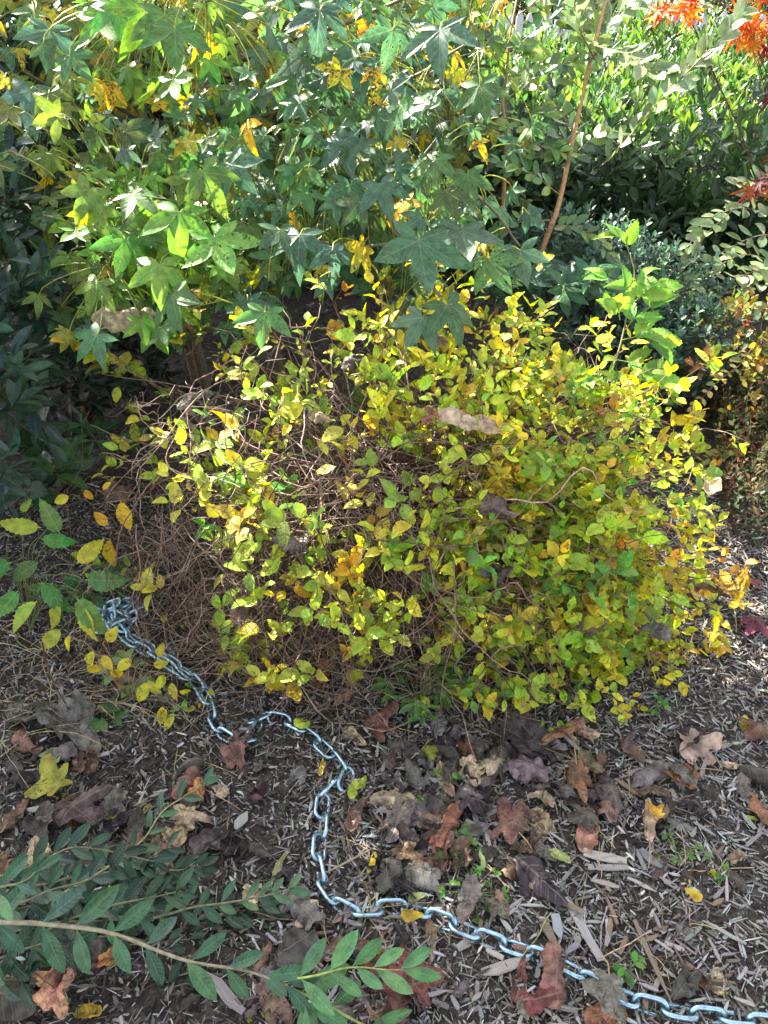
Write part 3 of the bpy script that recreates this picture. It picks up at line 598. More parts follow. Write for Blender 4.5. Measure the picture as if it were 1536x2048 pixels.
for k in sorted(set(sect)):
    s = np.nonzero(sect == k)[0]; gs = Geo()
    hub = sb+G(math.cos(P[s, 0].mean()*4)*.05, 0, .06)
    for i in s[: max(20, int(len(s)*.55))]:
        b = sb+G(U(-.2, .2), U(-.18, .15), 0); b = b+(P[i]-sb)*G(.25, .25, 0); e = P[i]+nrm(A[i])*.05
        pth = wander(bez(b, b+G(0, 0, .20+.2*R.random())+(P[i]-sb)*.1, P[i]-nrm(A[i])*.16+G(0, 0, .04), e, 11), .03)
        gs.tube(pth-sb, np.linspace(U(.0018, .0035), .0009, 11), jit((.17, .105, .07), 1, .1, .3)[0], 4)
    bo = gs.build('branch', M_twig, shrub)
    g = Geo()
    def colf(mm, s=s):
        out = []
        for i in s[:mm]:
            wt = np.array([2.0, 1.8, 1.0, .55, .28, .5]); wt = wt*(1+edge[i]*np.array([-.6, 0, .5, 2, 4, -.9]))*(1+topy[i]*np.array([-.4, 0, 1, 2, .5, -.5]))*(1+leftf[i]*np.array([-.6, -.2, 1, 3, .5, -.7]))
            out.append(YP[R.choice(6, p=wt/wt.sum())])
        return jit(np.array(out), mm, .07, .15)
    sprigs(g, P[s]-sb, A[s], U(.03, .08, len(s)), 4, YEL, U(.026, .046, len(s))*np.where(U(0, 1, len(s)) < .16, 1.45, 1), colf, .62, 1.1, sizes=.6)
    g.build('foliage', M_yel, bo)
gs = Geo(); qx, qy = rand_grid(TG0, 150, 660, 100, 70); E, _ = ell(qx, qy); E = E-enorm(E)*.06
for i in range(70):
    b = sb+G(U(-.12, .12), U(-.1, .1), 0); r_ = U(.0025, .0055); pth = wander(bez(b, b+G(U(-.1, .1), U(-.1, .1), U(.1, .3)), E[i]*.6+b*.4+G(0, 0, .12), E[i], 14), .05); gs.tube(pth-sb, np.linspace(r_, r_*.3, 14), pick([(.16, .11, .08), (.22, .17, .13), (.11, .075, .055)], 1)[0], 6)
    for k in (5, 7, 9, 11):
        q = pth[k]; e = q+nrm(E[i]-b)*U(.08, .2)+rnd(3)*.07; gs.tube(wander(bez(q, q+(e-q)*.3+rnd(3)*.02, q+(e-q)*.7+rnd(3)*.02, e, 8), .03)-sb, np.linspace(r_*.45, r_*.15, 8), (.19, .12, .09), 5)
gs.build('main_stems', M_twig, shrub)
# leafy shoots standing proud of the bare twigs
PROUD = [(405, 970, 1), (420, 1020, 1), (452, 1008, 1), (485, 1040, 0), (470, 1090, 0), (505, 1062, 2), (525, 1048, 2), (560, 1085, 0), (590, 1112, 0), (612, 1142, 0), (640, 1150, 2), (690, 1140, 3), (600, 1162, 3), (520, 940, 1), (545, 970, 2), (482, 940, 0), (455, 900, 0), (505, 880, 2), (382, 890, 1), (412, 868, 0), (332, 900, 0), (302, 922, 1), (280, 960, 1), (292, 768, 1), (262, 758, 1), (312, 770, 0), (242, 730, 1), (212, 718, 3), (470, 760, 2), (520, 800, 0), (545, 780, 0), (600, 832, 0), (612, 790, 0), (560, 832, 0), (620, 1020, 4), (660, 1042, 4), (705, 942, 1), (820, 990, 4), (812, 1005, 4), (752, 1030, 2), (832, 1062, 2), (600, 1230, 0), (590, 1280, 1), (652, 1290, 0), (600, 1330, 3), (585, 1242, 1), (690, 1212, 1), (805, 1200, 2), (480, 1240, 0), (492, 1285, 0), (382, 1160, 1), (480, 1170, 0), (350, 940, 0), (430, 930, 0), (565, 1000, 0), (640, 1080, 1), (540, 1130, 0), (560, 1190, 0), (640, 1200, 0), (700, 880, 2), (760, 960, 0), (300, 850, 1), (360, 820, 0), (610, 870, 3), (880, 960, 1), (930, 930, 1), (720, 1120, 3), (760, 1090, 1), (680, 1160, 1), (560, 1330, 3), (740, 1260, 0), (520, 1300, 1)]
PC = [[(.26, .38, .04), (.34, .42, .04), (.20, .34, .04)], [(.40, .45, .045), (.46, .44, .05)], [(.50, .38, .04), (.44, .42, .04)], [(.62, .47, .03), (.60, .40, .03)], [(.18, .34, .05), (.22, .36, .05)]]
qx = np.array([p[0] for p in PROUD], float)+U(-8, 8, len(PROUD)); qy = np.array([p[1] for p in PROUD], float); qk = np.array([p[2] for p in PROUD])
P, _ = ell(qx, qy); en = enorm(P); P = P+en*U(.02, .08, len(P))[:, None]; P[:, 2] = np.maximum(P[:, 2], .03); gs = Geo()
for i in range(len(P)):
    b = sb+(P[i]-sb)*G(.35, .35, .1); gs.tube(wander(bez(b, b+G(0, 0, .15), P[i]-en[i]*.12+G(0, 0, .03), P[i]+en[i]*.02, 11), .03)-sb, np.linspace(.002, .0009, 11), jit((.2, .13, .08), 1)[0], 4)
bo = gs.build('branch', M_twig, shrub); g = Geo()
for k in range(5):
    m = qk == k; q = P[m]
    for rep_ in range(2):
        A = en[m]*.5+np.array([0, -.2, .5])+rnd(len(q), 3)*.45; sprigs(g, q-sb+rnd(len(q), 3)*.012*rep_, A, U(.025, .06, len(q)), 3 if rep_ else 2, YEL+YELBIG, U(.040, .058, len(q)), lambda n, k=k: pick(PC[k], n, None, .06, .1), .68, 1.15, sizes=.5)
g.build('foliage', M_yel, bo)
# bare twigs of the shrub, tangled on its left and through the middle
TG = [[.2, .4, 1, 1, 1, 1, 1, 1, .5, .5, .3, 0, 0], [.4, 1.2, 4, 4, 2, 1, 1, 1, 1, 1, 1, .5, 0], [.7, 2, 5, 5, 4, 4, 3, 3, 2, 1, 1, 1, 0], [1.5, 2.5, 4, 5, 6, 7, 6, 5, 3, 2, 1, 1, 0], [2, 5, 6, 6, 7, 8, 7, 5, 3, 2, 1, 1, 0], [2, 5, 7, 7, 6, 6, 6, 4, 3, 2, 1, 1, 0], [1, 4, 7, 7, 6, 6, 5, 4, 3, 2, 2, 1, 0], [1, 3, 5, 5, 5, 5, 4, 3, 3, 2, 2, 1, 0]]
for part in range(4):
    gs = Geo()
    n = 205; qx, qy = rand_grid(TG, 130, 660, 100, n); E, _ = ell(qx, qy, SC-G(.06, 0, 0), SR*G(1.05, 1, 1)); en = enorm(E); E = E-en*(U(-.06, .16, n))[:, None]; E[:, 2] = np.maximum(E[:, 2], .01)
    for i in range(n):
        b = sb+G(U(-.3, .3), U(-.25, .2), U(0, .05)); b = b+(E[i]-sb)*G(.3, .3, 0)
        if i % 5 < 3:
            tdir = nrm(np.cross(en[i], rnd(3)))*U(.10, .24); bow = en[i]*U(.0, .07)+rnd(3)*.03
            pth = wander(bez(E[i]-tdir-en[i]*.05, E[i]-tdir*.3+bow, E[i]+tdir*.4+bow, E[i]+tdir+rnd(3)*.04-en[i]*.03, 16), .06); pth[:, 2] = np.maximum(pth[:, 2], .012)
            gs.tube(pth-sb, np.linspace(U(.0011, .0024), .0006, 16), pick([(.14, .088, .06), (.19, .13, .095), (.085, .055, .04), (.30, .24, .18)], 1, [5, 3, 3, 1], .08, .25)[0], 4)
            q = pth[8]; e = q+rnd(3)*.06; gs.tube(wander(bez(q, q+(e-q)*.3+rnd(3)*.02, q+(e-q)*.7, e, 7), .02)-sb, np.linspace(.0011, .0006, 7), (.2, .14, .1), 4)
            continue
        drp = G(U(-.12, .12), U(-.12, .05), U(-.12, .05))
        pth = wander(bez(b, b+G(U(-.25, .25), U(-.2, .2), U(.15, .42)), E[i]-(E[i]-sb)*.3+G(U(-.15, .15), U(-.12, .12), U(0, .16)), E[i]+drp, 18), .085)
        gs.tube(pth-sb, np.linspace(U(.0013, .0026), .0007, 18), pick([(.14, .088, .06), (.19, .13, .095), (.085, .055, .04), (.30, .24, .18)], 1, [5, 3, 3, 1], .08, .25)[0], 4)
        if i % 3 == 0:
            q = pth[9]; gs.tube(wander(bez(q, q+rnd(3)*.04, q+rnd(3)*.08, q+rnd(3)*.11+G(0, -.03, 0), 8), .02)-sb, np.linspace(.0011, .0006, 8), (.2, .14, .1), 4)
    gs.build('bare_twigs', M_twig, shrub)

# ---- plants grown along explicit shoots
def leafy_plant(name, label, cat, base, shoots, Ts, size, leafm, stemm, stemcol, colf, r=.003, group=None):
    """shoots: (points, pairs, start, size factor, options); every shoot is a branch with its foliage"""
    t = thing(name, label, cat, group); base = G(*base); t.location = tuple(base)
    for sh in shoots:
        pts, k, st, sf = sh[:4]; opt = sh[4] if len(sh) > 4 else {}
        p = wander(spline(pts, 9), opt.get('wob', .006)); rr = opt.get('r', r); m = len(p); g = Geo(); g.tube(p-base, np.linspace(rr, rr*.35, m), opt.get('col', stemcol), 6); bo = g.build('branch', stemm, t)
        if k > 0:
            g = Geo(); o = {a: b for a, b in opt.items() if a in ('nup', 'ang', 'tipsize', 'both', 'flat')}
            shoot_leaves(g, p-base, k, Ts, size*sf, opt.get('colf', colf), st, **o); g.build('foliage', leafm, bo)
    return t

# foreground laurel at the lower left
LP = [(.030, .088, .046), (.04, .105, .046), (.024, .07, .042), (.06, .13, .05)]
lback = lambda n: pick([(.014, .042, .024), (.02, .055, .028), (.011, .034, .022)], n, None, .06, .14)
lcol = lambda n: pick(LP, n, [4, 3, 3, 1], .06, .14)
ltip = lambda n: pick([(.07, .17, .055), (.055, .14, .055)], n, None, .06, .12)
lau0 = G(-1.05, .78, 0)
def LA(*p): return np.vstack([[lau0], A3(*p)]) if True else None
lsh = [
    (A3((-140, 1862, 1.16), (-20, 1846, 1.15), (100, 1850, 1.15), (200, 1861, 1.15), (290, 1888, 1.15), (400, 1925, 1.15), (500, 1947, 1.16), (570, 1970, 1.17)), 10, .05, 1.0, dict(r=.0048, col=(.22, .19, .12), ang=52)),
    (A3((560, 1968, 1.17), (640, 2005, 1.18), (720, 2042, 1.19), (800, 2085, 1.2), (860, 2120, 1.2)), 5, .1, 1.0, dict(r=.003, col=(.26, .30, .08), ang=50, colf=ltip)),
    (A3((555, 1964, 1.17), (640, 1948, 1.17), (720, 1937, 1.17), (800, 1938, 1.17)), 5, .2, .95, dict(r=.0024, col=(.26, .32, .08), ang=46, colf=ltip)),
    (A3((600, 1985, 1.17), (630, 2040, 1.17), (650, 2110, 1.17)), 3, .2, .9, dict(r=.002, col=(.26, .32, .08), ang=46, colf=ltip)),
    (A3((180, 1830, 1.30), (300, 1838, 1.28), (400, 1812, 1.28), (500, 1790, 1.28), (580, 1782, 1.28)), 11, .0, .72, dict(r=.003)),
    (A3((120, 1790, 1.30), (220, 1735, 1.32), (270, 1685, 1.34), (330, 1620, 1.36), (405, 1572, 1.38)), 8, .05, .68, dict(r=.0028, col=(.2, .2, .08))),
    (A3((-60, 1770, 1.25), (40, 1738, 1.25), (110, 1715, 1.26), (180, 1700, 1.27), (310, 1715, 1.28)), 8, .05, .8, dict(r=.003)),
    (A3((-60, 1860, 1.2), (20, 1815, 1.2), (120, 1775, 1.2), (215, 1745, 1.2)), 8, .05, .9, dict(r=.003)),
    (A3((60, 1880, 1.25), (160, 1830, 1.25), (260, 1800, 1.25), (350, 1790, 1.26)), 9, .0, .8, dict(r=.003)),
    (A3((-50, 1930, 1.2), (50, 1900, 1.2), (130, 1890, 1.2)), 5, .1, .95, dict(r=.003)),
    (A3((90, 1980, 1.3), (190, 1990, 1.29), (300, 1985, 1.28), (420, 1960, 1.28)), 9, .05, .75, dict(r=.003)),
    (A3((150, 2060, 1.28), (250, 2025, 1.28), (340, 2000, 1.28), (410, 2012, 1.28)), 7, .05, .75, dict(r=.003)),
    (A3((20, 1960, 1.33), (130, 1920, 1.33), (240, 1890, 1.33), (380, 1880, 1.33)), 10, .0, .75, dict(r=.003)),
    (A3((80, 1840, 1.36), (180, 1790, 1.36), (250, 1750, 1.37), (330, 1700, 1.38)), 10, .0, .72, dict(r=.003)),
    (A3((-80, 1800, 1.1), (-20, 1780, 1.1), (30, 1765, 1.1), (70, 1745, 1.1)), 4, .1, .85, dict(r=.003)),
    (A3((-60, 1985, 1.18), (10, 1965, 1.18), (60, 1950, 1.18)), 4, .1, .9, dict(r=.003)),
    (A3((200, 1880, 1.36), (330, 1860, 1.36), (450, 1850, 1.36), (540, 1830, 1.36)), 9, .0, .7, dict(r=.003)),
    (A3((100, 1900, 1.33), (230, 1870, 1.33), (330, 1900, 1.33), (430, 1920, 1.33)), 9, .0, .75, dict(r=.003)),
    (A3((-20, 2000, 1.33), (90, 1950, 1.33), (200, 1930, 1.33)), 7, .0, .75, dict(r=.003)),
    (A3((-40, 1790, 1.36), (80, 1770, 1.36), (190, 1740, 1.36), (280, 1730, 1.36)), 12, .0, .8, dict(r=.003)),
    (A3((-40, 1880, 1.34), (80, 1850, 1.34), (190, 1840, 1.34), (300, 1820, 1.34)), 12, .0, .8, dict(r=.003)),
    (A3((-20, 1830, 1.37), (110, 1800, 1.37), (220, 1790, 1.37), (330, 1770, 1.37)), 12, .0, .8, dict(r=.003)),
    (A3((140, 1800, 1.36), (250, 1770, 1.36), (330, 1740, 1.36), (400, 1730, 1.36)), 10, .0, .75, dict(r=.003)),
    (A3((-30, 1930, 1.36), (90, 1920, 1.36), (180, 1905, 1.36), (260, 1915, 1.36)), 11, .0, .8, dict(r=.003)),
    (A3((200, 1870, 1.36), (330, 1850, 1.36), (450, 1830, 1.36), (540, 1810, 1.36)), 12, .0, .75, dict(r=.003)),
    (A3((100, 2050, 1.34), (230, 2010, 1.34), (330, 1980, 1.34), (400, 1960, 1.34)), 10, .0, .75, dict(r=.003)),
]
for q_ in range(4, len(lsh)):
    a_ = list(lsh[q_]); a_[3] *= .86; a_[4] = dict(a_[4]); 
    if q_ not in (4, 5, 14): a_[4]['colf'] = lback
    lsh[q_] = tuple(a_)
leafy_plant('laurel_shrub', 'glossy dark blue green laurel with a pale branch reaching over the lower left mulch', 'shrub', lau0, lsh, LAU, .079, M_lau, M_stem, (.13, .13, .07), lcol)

# glossy dark bushes down the left edge
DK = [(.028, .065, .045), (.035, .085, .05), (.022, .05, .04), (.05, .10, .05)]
def B3(px, py, d): return tuple(at(np.array(px), np.array(py), np.array(d)))
bush('dark_laurel_bush', 'dark glossy bush at the left edge, level with the star leaved branches', 'shrub', (-1.25, 1.9, 0), [(B3(-70, 540, 1.95), (.16, .2, .14), 50), (B3(-40, 720, 1.9), (.12, .2, .16), 46), (B3(-90, 880, 1.9), (.15, .2, .12), 30), (B3(-90, 400, 2.1), (.17, .2, .12), 30), ((-1.85, 1.7, .8), (.4, .6, .7), 240), ((-1.75, 2.6, .7), (.3, .4, .6), 140)], LAU, .085, 6, .09, DK, None, M_lau, M_stem, (.08, .07, .045), .7, .006)  # last two clumps are unseen, added to block sky from the left
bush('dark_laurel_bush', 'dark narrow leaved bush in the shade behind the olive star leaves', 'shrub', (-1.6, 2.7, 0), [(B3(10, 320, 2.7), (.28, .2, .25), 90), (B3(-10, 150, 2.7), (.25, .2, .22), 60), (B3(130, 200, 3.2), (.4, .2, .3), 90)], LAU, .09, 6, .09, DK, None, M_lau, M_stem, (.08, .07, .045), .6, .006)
bush('shade_fill_shrub', 'leafy shrub darkened to near black as deep shade in the hollow beneath the star leaved tree', 'shrub', (-1.0, 2.75, 0), [(B3(150, 620, 2.75), (.22, .15, .14), 90), (B3(250, 690, 2.8), (.2, .15, .12), 80), (B3(130, 760, 2.6), (.16, .12, .10), 60)], LAU, .07, 5, .08, [(.012, .028, .018), (.018, .04, .022), (.010, .022, .014)], None, M_lau, M_stem, (.04, .03, .022), .6, .004)  # shrub added to darken the hollow; deep shade put into its leaf colour
bush('holly_seedling', 'low plant with broad shiny dark leaves in the left shade below the dark bush', 'plant', tuple(ground(60, 975)), [(B3(60, 945, 2.25), (.13, .1, .05), 9)], YELBIG, .12, 4, .05, [(.025, .08, .03), (.03, .10, .03)], None, M_lau, M_stem, (.08, .1, .04), .8, .003, wob=.005)
# creeper with large green and yellow leaflets
CR = [(.07, .18, .04), (.10, .20, .04), (.06, .15, .045)]
CRY = [(.38, .40, .04), (.46, .40, .03), (.28, .33, .04)]
cr0 = tuple(ground(60, 1260)); crs = []
for (x, y, s, yel, hd) in [(75, 1075, 1.0, 0, -20), (45, 1115, 1.1, 0, 190), (95, 1060, .9, 1, 150), (110, 1080, .9, 0, 60), (90, 1110, 1.0, 0, 240), (140, 1130, .9, 1, 20), (155, 1150, 1.0, 0, -40), (150, 1180, 1.05, 0, -75), (80, 1190, .9, 1, 235), (130, 1200, 1.0, 1, -100), (160, 1195, .8, 1, -70), (110, 1150, 1.0, 0, -100), (30, 1135, 1.1, 0, 200), (60, 1040, .8, 1, 120), (130, 1240, .9, 1, -110), (15, 1075, 1.0, 0, 170), (70, 1150, 1.0, 0, -60), (100, 1160, .9, 0, 210), (50, 1165, .9, 0, 230)]:
    e = at(np.array(x), np.array(y), np.array(1.78)); a = math.radians(hd); dv = RT*math.cos(a)+UP*math.sin(a)
    crs.append((np.array([G(*cr0), G(*cr0)*.4+e*.6+G(0, 0, .06), e, e+dv*.02]), 1, 1.0, s, dict(both=False, ang=5, tipsize=1, colf=(lambda n, yel=yel: pick(CRY if yel else CR, n)), nup=-FW)))
leafy_plant('creeper_plant', 'low creeper with large soft green and yellow leaflets beside the chain pile', 'plant', cr0, crs, GRN, .094, M_green, M_stem, (.12, .14, .05), None, .0014)
# yellow seedling shoot next to the chain and the single orange leaves above it
def single_leaf_plant(name, label, base, spec, Ts, size, pal, mat, depth):
    sh = []; base = G(*base)
    for (x, y, hd, s) in spec:
        e = at(np.array(x), np.array(y), np.array(depth)); a = math.radians(hd); dv = RT*math.cos(a)+UP*math.sin(a)
        sh.append((np.array([base, base*.35+e*.65+G(0, 0, .03), e, e+dv*.012]), 1, 1.0, s, dict(both=False, ang=4, tipsize=1, nup=-FW)))
    leafy_plant(name, label, 'plant', base, sh, Ts, size, mat, M_twig, (.22, .15, .08), lambda n: pick(pal, n, None, .06, .1), .0012)
single_leaf_plant('yellow_seedling', 'low shoot of bright yellow serrated leaves crossing the chain', ground(260, 1400), [(150, 1275, 170, .9), (175, 1295, -60, .9), (180, 1325, 200, 1.0), (205, 1285, 20, .9), (195, 1310, -20, .9), (215, 1330, -70, .9), (265, 1310, -100, 1.1), (290, 1325, -20, .8), (300, 1350, -110, 1.0), (320, 1345, -20, .9), (340, 1350, -70, .9), (325, 1385, 200, .9), (345, 1380, -10, .8), (330, 1400, -100, .9), (350, 1415, -105, .9), (372, 1430, -75, 1.0), (310, 1330, 60, .8)], YELBIG, .048, [(.56, .45, .02), (.52, .46, .03), (.46, .44, .04)], M_yel, 1.72)
single_leaf_plant('orange_leaf_shoot', 'slender twig with two big orange yellow leaves left of the brown twigs', ground(300, 1130), [(240, 990, -88, 1.3), (222, 1065, -125, 1.35), (215, 1058, 100, .7), (150, 995, 150, .7), (165, 985, 40, .6), (195, 980, 20, .6)], YELBIG, .058, [(.55, .36, .02), (.52, .33, .02), (.5, .42, .03)], M_yel, 1.8)

# upright green shoot through the shrub's right shoulder
gs0 = ground(1165, 1330); gm = lambda n: pick([(.17, .34, .04), (.20, .38, .045), (.12, .27, .04)], n, None, .06, .12)
main = A3((1180, 980, 1.95), (1205, 810, 1.93), (1245, 690, 1.92), (1270, 590, 1.92), (1268, 540, 1.92), (1255, 500, 1.92))
def gsh(x, y, hd, L=.10, k=3, sf=1.0, d=1.9):
    e = at(np.array(x), np.array(y), np.array(d)); a = math.radians(hd); dv = (RT*math.cos(a)+UP*math.sin(a))*L
    return (np.array([e, e+dv*.4+G(0, 0, .012), e+dv*.72]), k, .25, sf*1.05, dict(r=.0013, ang=40, tipsize=1.0))
leafy_plant('green_shoot', 'tall upright shoot with bright green serrated leaves rising from the yellow shrub', 'plant', gs0,
            [(np.vstack([[gs0], main]), 0, 0, 1, dict(r=.0035, col=(.24, .2, .08), wob=.01)), gsh(1258, 505, 120, .06, 2, .8), gsh(1240, 640, 110, .08, 2, .9), gsh(1270, 590, 150, .10, 2, .9), gsh(1262, 610, 30, .11, 3, .9), gsh(1250, 660, 40, .14, 3, 1.0), gsh(1245, 680, 0, .13, 3, 1.1), gsh(1235, 720, -30, .13, 3, 1.1), gsh(1215, 790, 160, .08, 2, .9), gsh(1210, 850, 20, .12, 3, .9), gsh(1200, 880, 140, .10, 2, .9), gsh(1265, 560, -10, .08, 2, .85), gsh(1190, 900, -20, .12, 3, .9)],
            GRN, .075, M_green, M_stem, (.18, .22, .06), gm)
# two bright leaves on a bare twig at the top of the shrub
single_leaf_plant('yellow_leaf_twig', 'thin bare twig ending in vivid yellow leaves above the shrub near the green shoot', ell(np.array(1180), np.array(800))[0]-G(0, 0, .1), [(1062, 735, 30, .8), (1095, 745, 95, 1.1), (1115, 745, 20, .9), (1110, 750, 100, 1.0), (1190, 770, -100, .9), (1330, 845, 30, 1.0), (1340, 850, -40, .8), (1350, 850, 10, 1.0), (1345, 860, 80, .7)], YELBIG, .058, [(.56, .45, .03), (.5, .46, .03)], M_yel, 1.85)

# orange stemmed myrtle with small oval leaves
MY = [(.12, .22, .05), (.08, .17, .05), (.18, .26, .05), (.07, .14, .06)]
mcol = lambda n: pick(MY, n, None, .08, .15)
MGLINT = [(.20, .25, .12), (.17, .23, .11), (.14, .21, .08)]  # paler mix: white sun glint put into the leaf colour
mglint = lambda n: pick(MGLINT, n, None, .06, .12)
my0 = G(.41, 2.72, 0)
mys = [(np.vstack([[my0], A3((1085, 495, 2.75), (1120, 400, 2.72), (1150, 260, 2.68), (1180, 120, 2.62), (1212, 0, 2.6), (1235, -150, 2.6))]), 0, 0, 1, dict(r=.0115, col=(.36, .20, .09), wob=.006)),
       (np.vstack([[my0+G(.02, .03, 0)], A3((1010, 330, 2.9), (1005, 200, 2.85), (1020, 100, 2.8), (1040, -40, 2.8))]), 0, 0, 1, dict(r=.009, col=(.34, .18, .07), wob=.012))]
for (x, y, hd, L, k, w_) in [(1150, 270, 130, .3, 9, 0), (1165, 180, 150, .32, 9, 0), (1185, 100, 140, .3, 9, 0), (1195, 60, 20, .3, 9, 1), (1120, 390, 160, .3, 9, 0), (1100, 440, 200, .25, 8, 0), (1100, 450, -30, .22, 8, 0), (1135, 320, 30, .22, 8, 0), (1010, 250, 150, .25, 8, 0), (1010, 200, 20, .3, 9, 0), (1015, 130, 160, .3, 9, 0), (1020, 110, 30, .3, 9, 0), (1030, 60, 140, .3, 9, 0), (1035, 30, 10, .3, 9, 0), (1200, 30, 160, .35, 10, 0), (1010, 300, -10, .25, 8, 0), (1150, 290, 170, .3, 9, 0), (1140, 300, 200, .25, 8, 0), (1190, 80, 90, .3, 9, 1), (1170, 170, 80, .2, 6, 0)]:
    e = at(np.array(x), np.array(y), np.array(2.7)); a = math.radians(hd); dv = (RT*math.cos(a)+UP*math.sin(a)-FW*U(-.2, .4))*L
    mys.append((np.array([e, e+dv*.5+G(0, 0, .03), e+dv]), k, .12, 1.0, dict(r=.0022, ang=55, colf=mglint if w_ else mcol)))
for pts in (A3((1205, 330, 2.62), (1270, 260, 2.5), (1330, 190, 2.4), (1390, 130, 2.35), (1440, 80, 2.3), (1480, 30, 2.3)), A3((1185, 90, 2.6), (1250, 110, 2.5), (1300, 140, 2.45), (1350, 150, 2.4)), A3((1190, 120, 2.6), (1160, 60, 2.5), (1150, 0, 2.45), (1160, -60, 2.4))):
    mys.append((pts, 15, .05, 1.15, dict(r=.003, ang=55, colf=mglint, flat=1.6)))
leafy_plant('myrtle_shrub', 'open shrub with a slanting orange brown stem and small oval leaves before the hedge', 'shrub', my0, mys, OVAL, .068, M_myr, M_stem, (.25, .16, .07), mcol)
# arching sprays on the right
sp0 = G(1.75, 2.8, 0); sps = []
for pts, k in [(((1700, 620), (1600, 480), (1500, 420), (1420, 440), (1370, 500)), 17), (((1700, 560), (1610, 430), (1530, 380), (1470, 420), (1400, 480)), 17), (((1700, 680), (1600, 560), (1500, 510), (1420, 540), (1330, 590)), 18), (((1700, 700), (1600, 600), (1520, 570), (1440, 590), (1350, 610)), 16), (((1700, 600), (1620, 520), (1540, 470), (1450, 500), (1390, 560)), 17), (((1700, 640), (1600, 620), (1500, 620), (1430, 640)), 14), (((1650, 520), (1580, 400), (1520, 360), (1480, 370)), 12), (((1600, 560), (1530, 540), (1460, 560), (1380, 620)), 14)]:
    dd = 3.1; q = A3(*[(x, y, dd-.05*i+U(-.05, .05)) for i, (x, y) in enumerate(pts)])
    sps.append((np.vstack([[sp0], [sp0*.4+q[0]*.6], q]), k, .38, 1.0, dict(r=.004, ang=58, flat=1.6, colf=mglint)))
leafy_plant('arching_shrub', 'arching sprays of small grey green leaves paled with sun glint at the right, below the hedge', 'shrub', sp0, sps, OVAL, .088, M_myr, M_stem, (.16, .12, .07), mglint)
# fine blue green bush and its low star leaved neighbour
bush('fine_leaved_bush', 'low blue green bush of fine leaves under the orange stem', 'shrub', (.95, 2.75, 0), [(B3(1150, 540, 2.95), (.28, .2, .17), 330), (B3(1280, 590, 3.0), (.28, .2, .15), 330), (B3(1330, 700, 2.85), (.28, .2, .13), 300), (B3(1230, 680, 2.85), (.22, .15, .13), 220)], OVAL, .03, 8, .07, [(.045, .10, .07), (.055, .12, .07), (.035, .08, .055)], None, M_myr, M_stem, (.12, .1, .06), .45, .004)
bush('star_leaved_seedling', 'low dark green star leaved seedling in the shade behind the yellow shrub', 'plant', (.55, 2.55, 0), [(B3(1090, 600, 2.5), (.18, .08, .07), 12)], STAR, .12, 3, .06, [(.03, .09, .05), (.04, .11, .05)], None, M_star, M_stem, (.1, .12, .05), .8, .003)
# yellow small leaved bush at the right edge
YB = [(.25, .24, .03), (.36, .28, .04), (.38, .22, .06), (.12, .15, .03), (.07, .09, .03), (.05, .07, .025)]
bush('spirea_bush', 'fading yellow and peach small leaved bush at the right edge', 'shrub', (1.62, 2.45, 0), [(B3(1500, 690, 2.75), (.15, .2, .12), 60), (B3(1550, 800, 2.7), (.22, .2, .2), 90), (B3(1440, 760, 2.75), (.12, .15, .12), 30)], OVAL, .036, 7, .08, YB, None, M_yel, M_twig, (.14, .08, .05), .4, .004)
leafy_plant('arching_spirea', 'drooping spray of paired peach and pale green leaves over the dark ground at right', 'plant', (1.62, 2.25, 0), [(np.vstack([[(1.62, 2.25, 0)], A3((1520, 760, 2.55), (1485, 880, 2.5), (1430, 910, 2.48), (1345, 945, 2.45))]), 17, .45, 1.0, dict(r=.0018, ang=65, tipsize=.8)), (np.vstack([[(1.62, 2.25, 0)], A3((1540, 700, 2.6), (1470, 740, 2.55), (1400, 800, 2.5), (1370, 870, 2.5))]), 14, .4, 1.0, dict(r=.0018, ang=65))], OVAL, .036, M_yel, M_twig, (.14, .08, .05), lambda n: pick([(.24, .26, .08), (.42, .27, .09), (.33, .3, .07)], n))
# red maples at the top right
def maple(label, base, blobs, pal):
    bush('maple_shrub', label, 'maple', base, blobs, JMAP, .072, 3, .05, pal, None, M_map, M_bark, (.10, .05, .04), .3, .0022, droop=.35)
maple('maple with fiery orange feathery leaves at the top right corner', (2.05, 3.3, 0), [(B3(1370, 15, 2.75), (.08, .05, .025), 7), (B3(1505, 60, 2.8), (.07, .06, .05), 12), (B3(1560, 5, 2.8), (.12, .1, .05), 12)], [(.55, .13, .015), (.62, .20, .02), (.45, .08, .015)])
maple('maple with dark wine red drooping leaves at the right edge', (2.3, 3.0, 0), [(B3(1555, 130, 2.9), (.06, .1, .12), 14), (B3(1545, 350, 2.85), (.05, .08, .06), 8)], [(.10, .018, .02), (.16, .03, .025), (.30, .06, .02)])
# russet ground cover in the dark corner at the right
g = Geo(); n = 1900; x = U(1.0, 2.2, n); y = U(1.75, 2.7, n); s_ = x > 1.02+.25*(y-1.8); x = x[s_]; y = y[s_]; P = np.stack([x, y, gz(x, y)+U(.0, .15, len(x))], -1)
sprigs(g, P, np.array([0, 0, 1.])+rnd(len(P), 3)*.5, .07, 7, TINY, .027, lambda m: pick([(.07, .05, .02), (.05, .065, .022), (.10, .045, .02), (.035, .05, .018), (.04, .055, .02)], m), .4)
for p in P[::2]: g.tube(wander(bez(p*[1, 1, 0], p*[1, 1, .4], p, p+rnd(3)*.03+G(0, 0, .05), 6), .01), [.001]*6, (.09, .055, .035), 4)
tag(g.build('russet_ground_cover', M_green), 'sparse russet and dull green ground cover in the right shade', 'ground cover', kind='stuff')

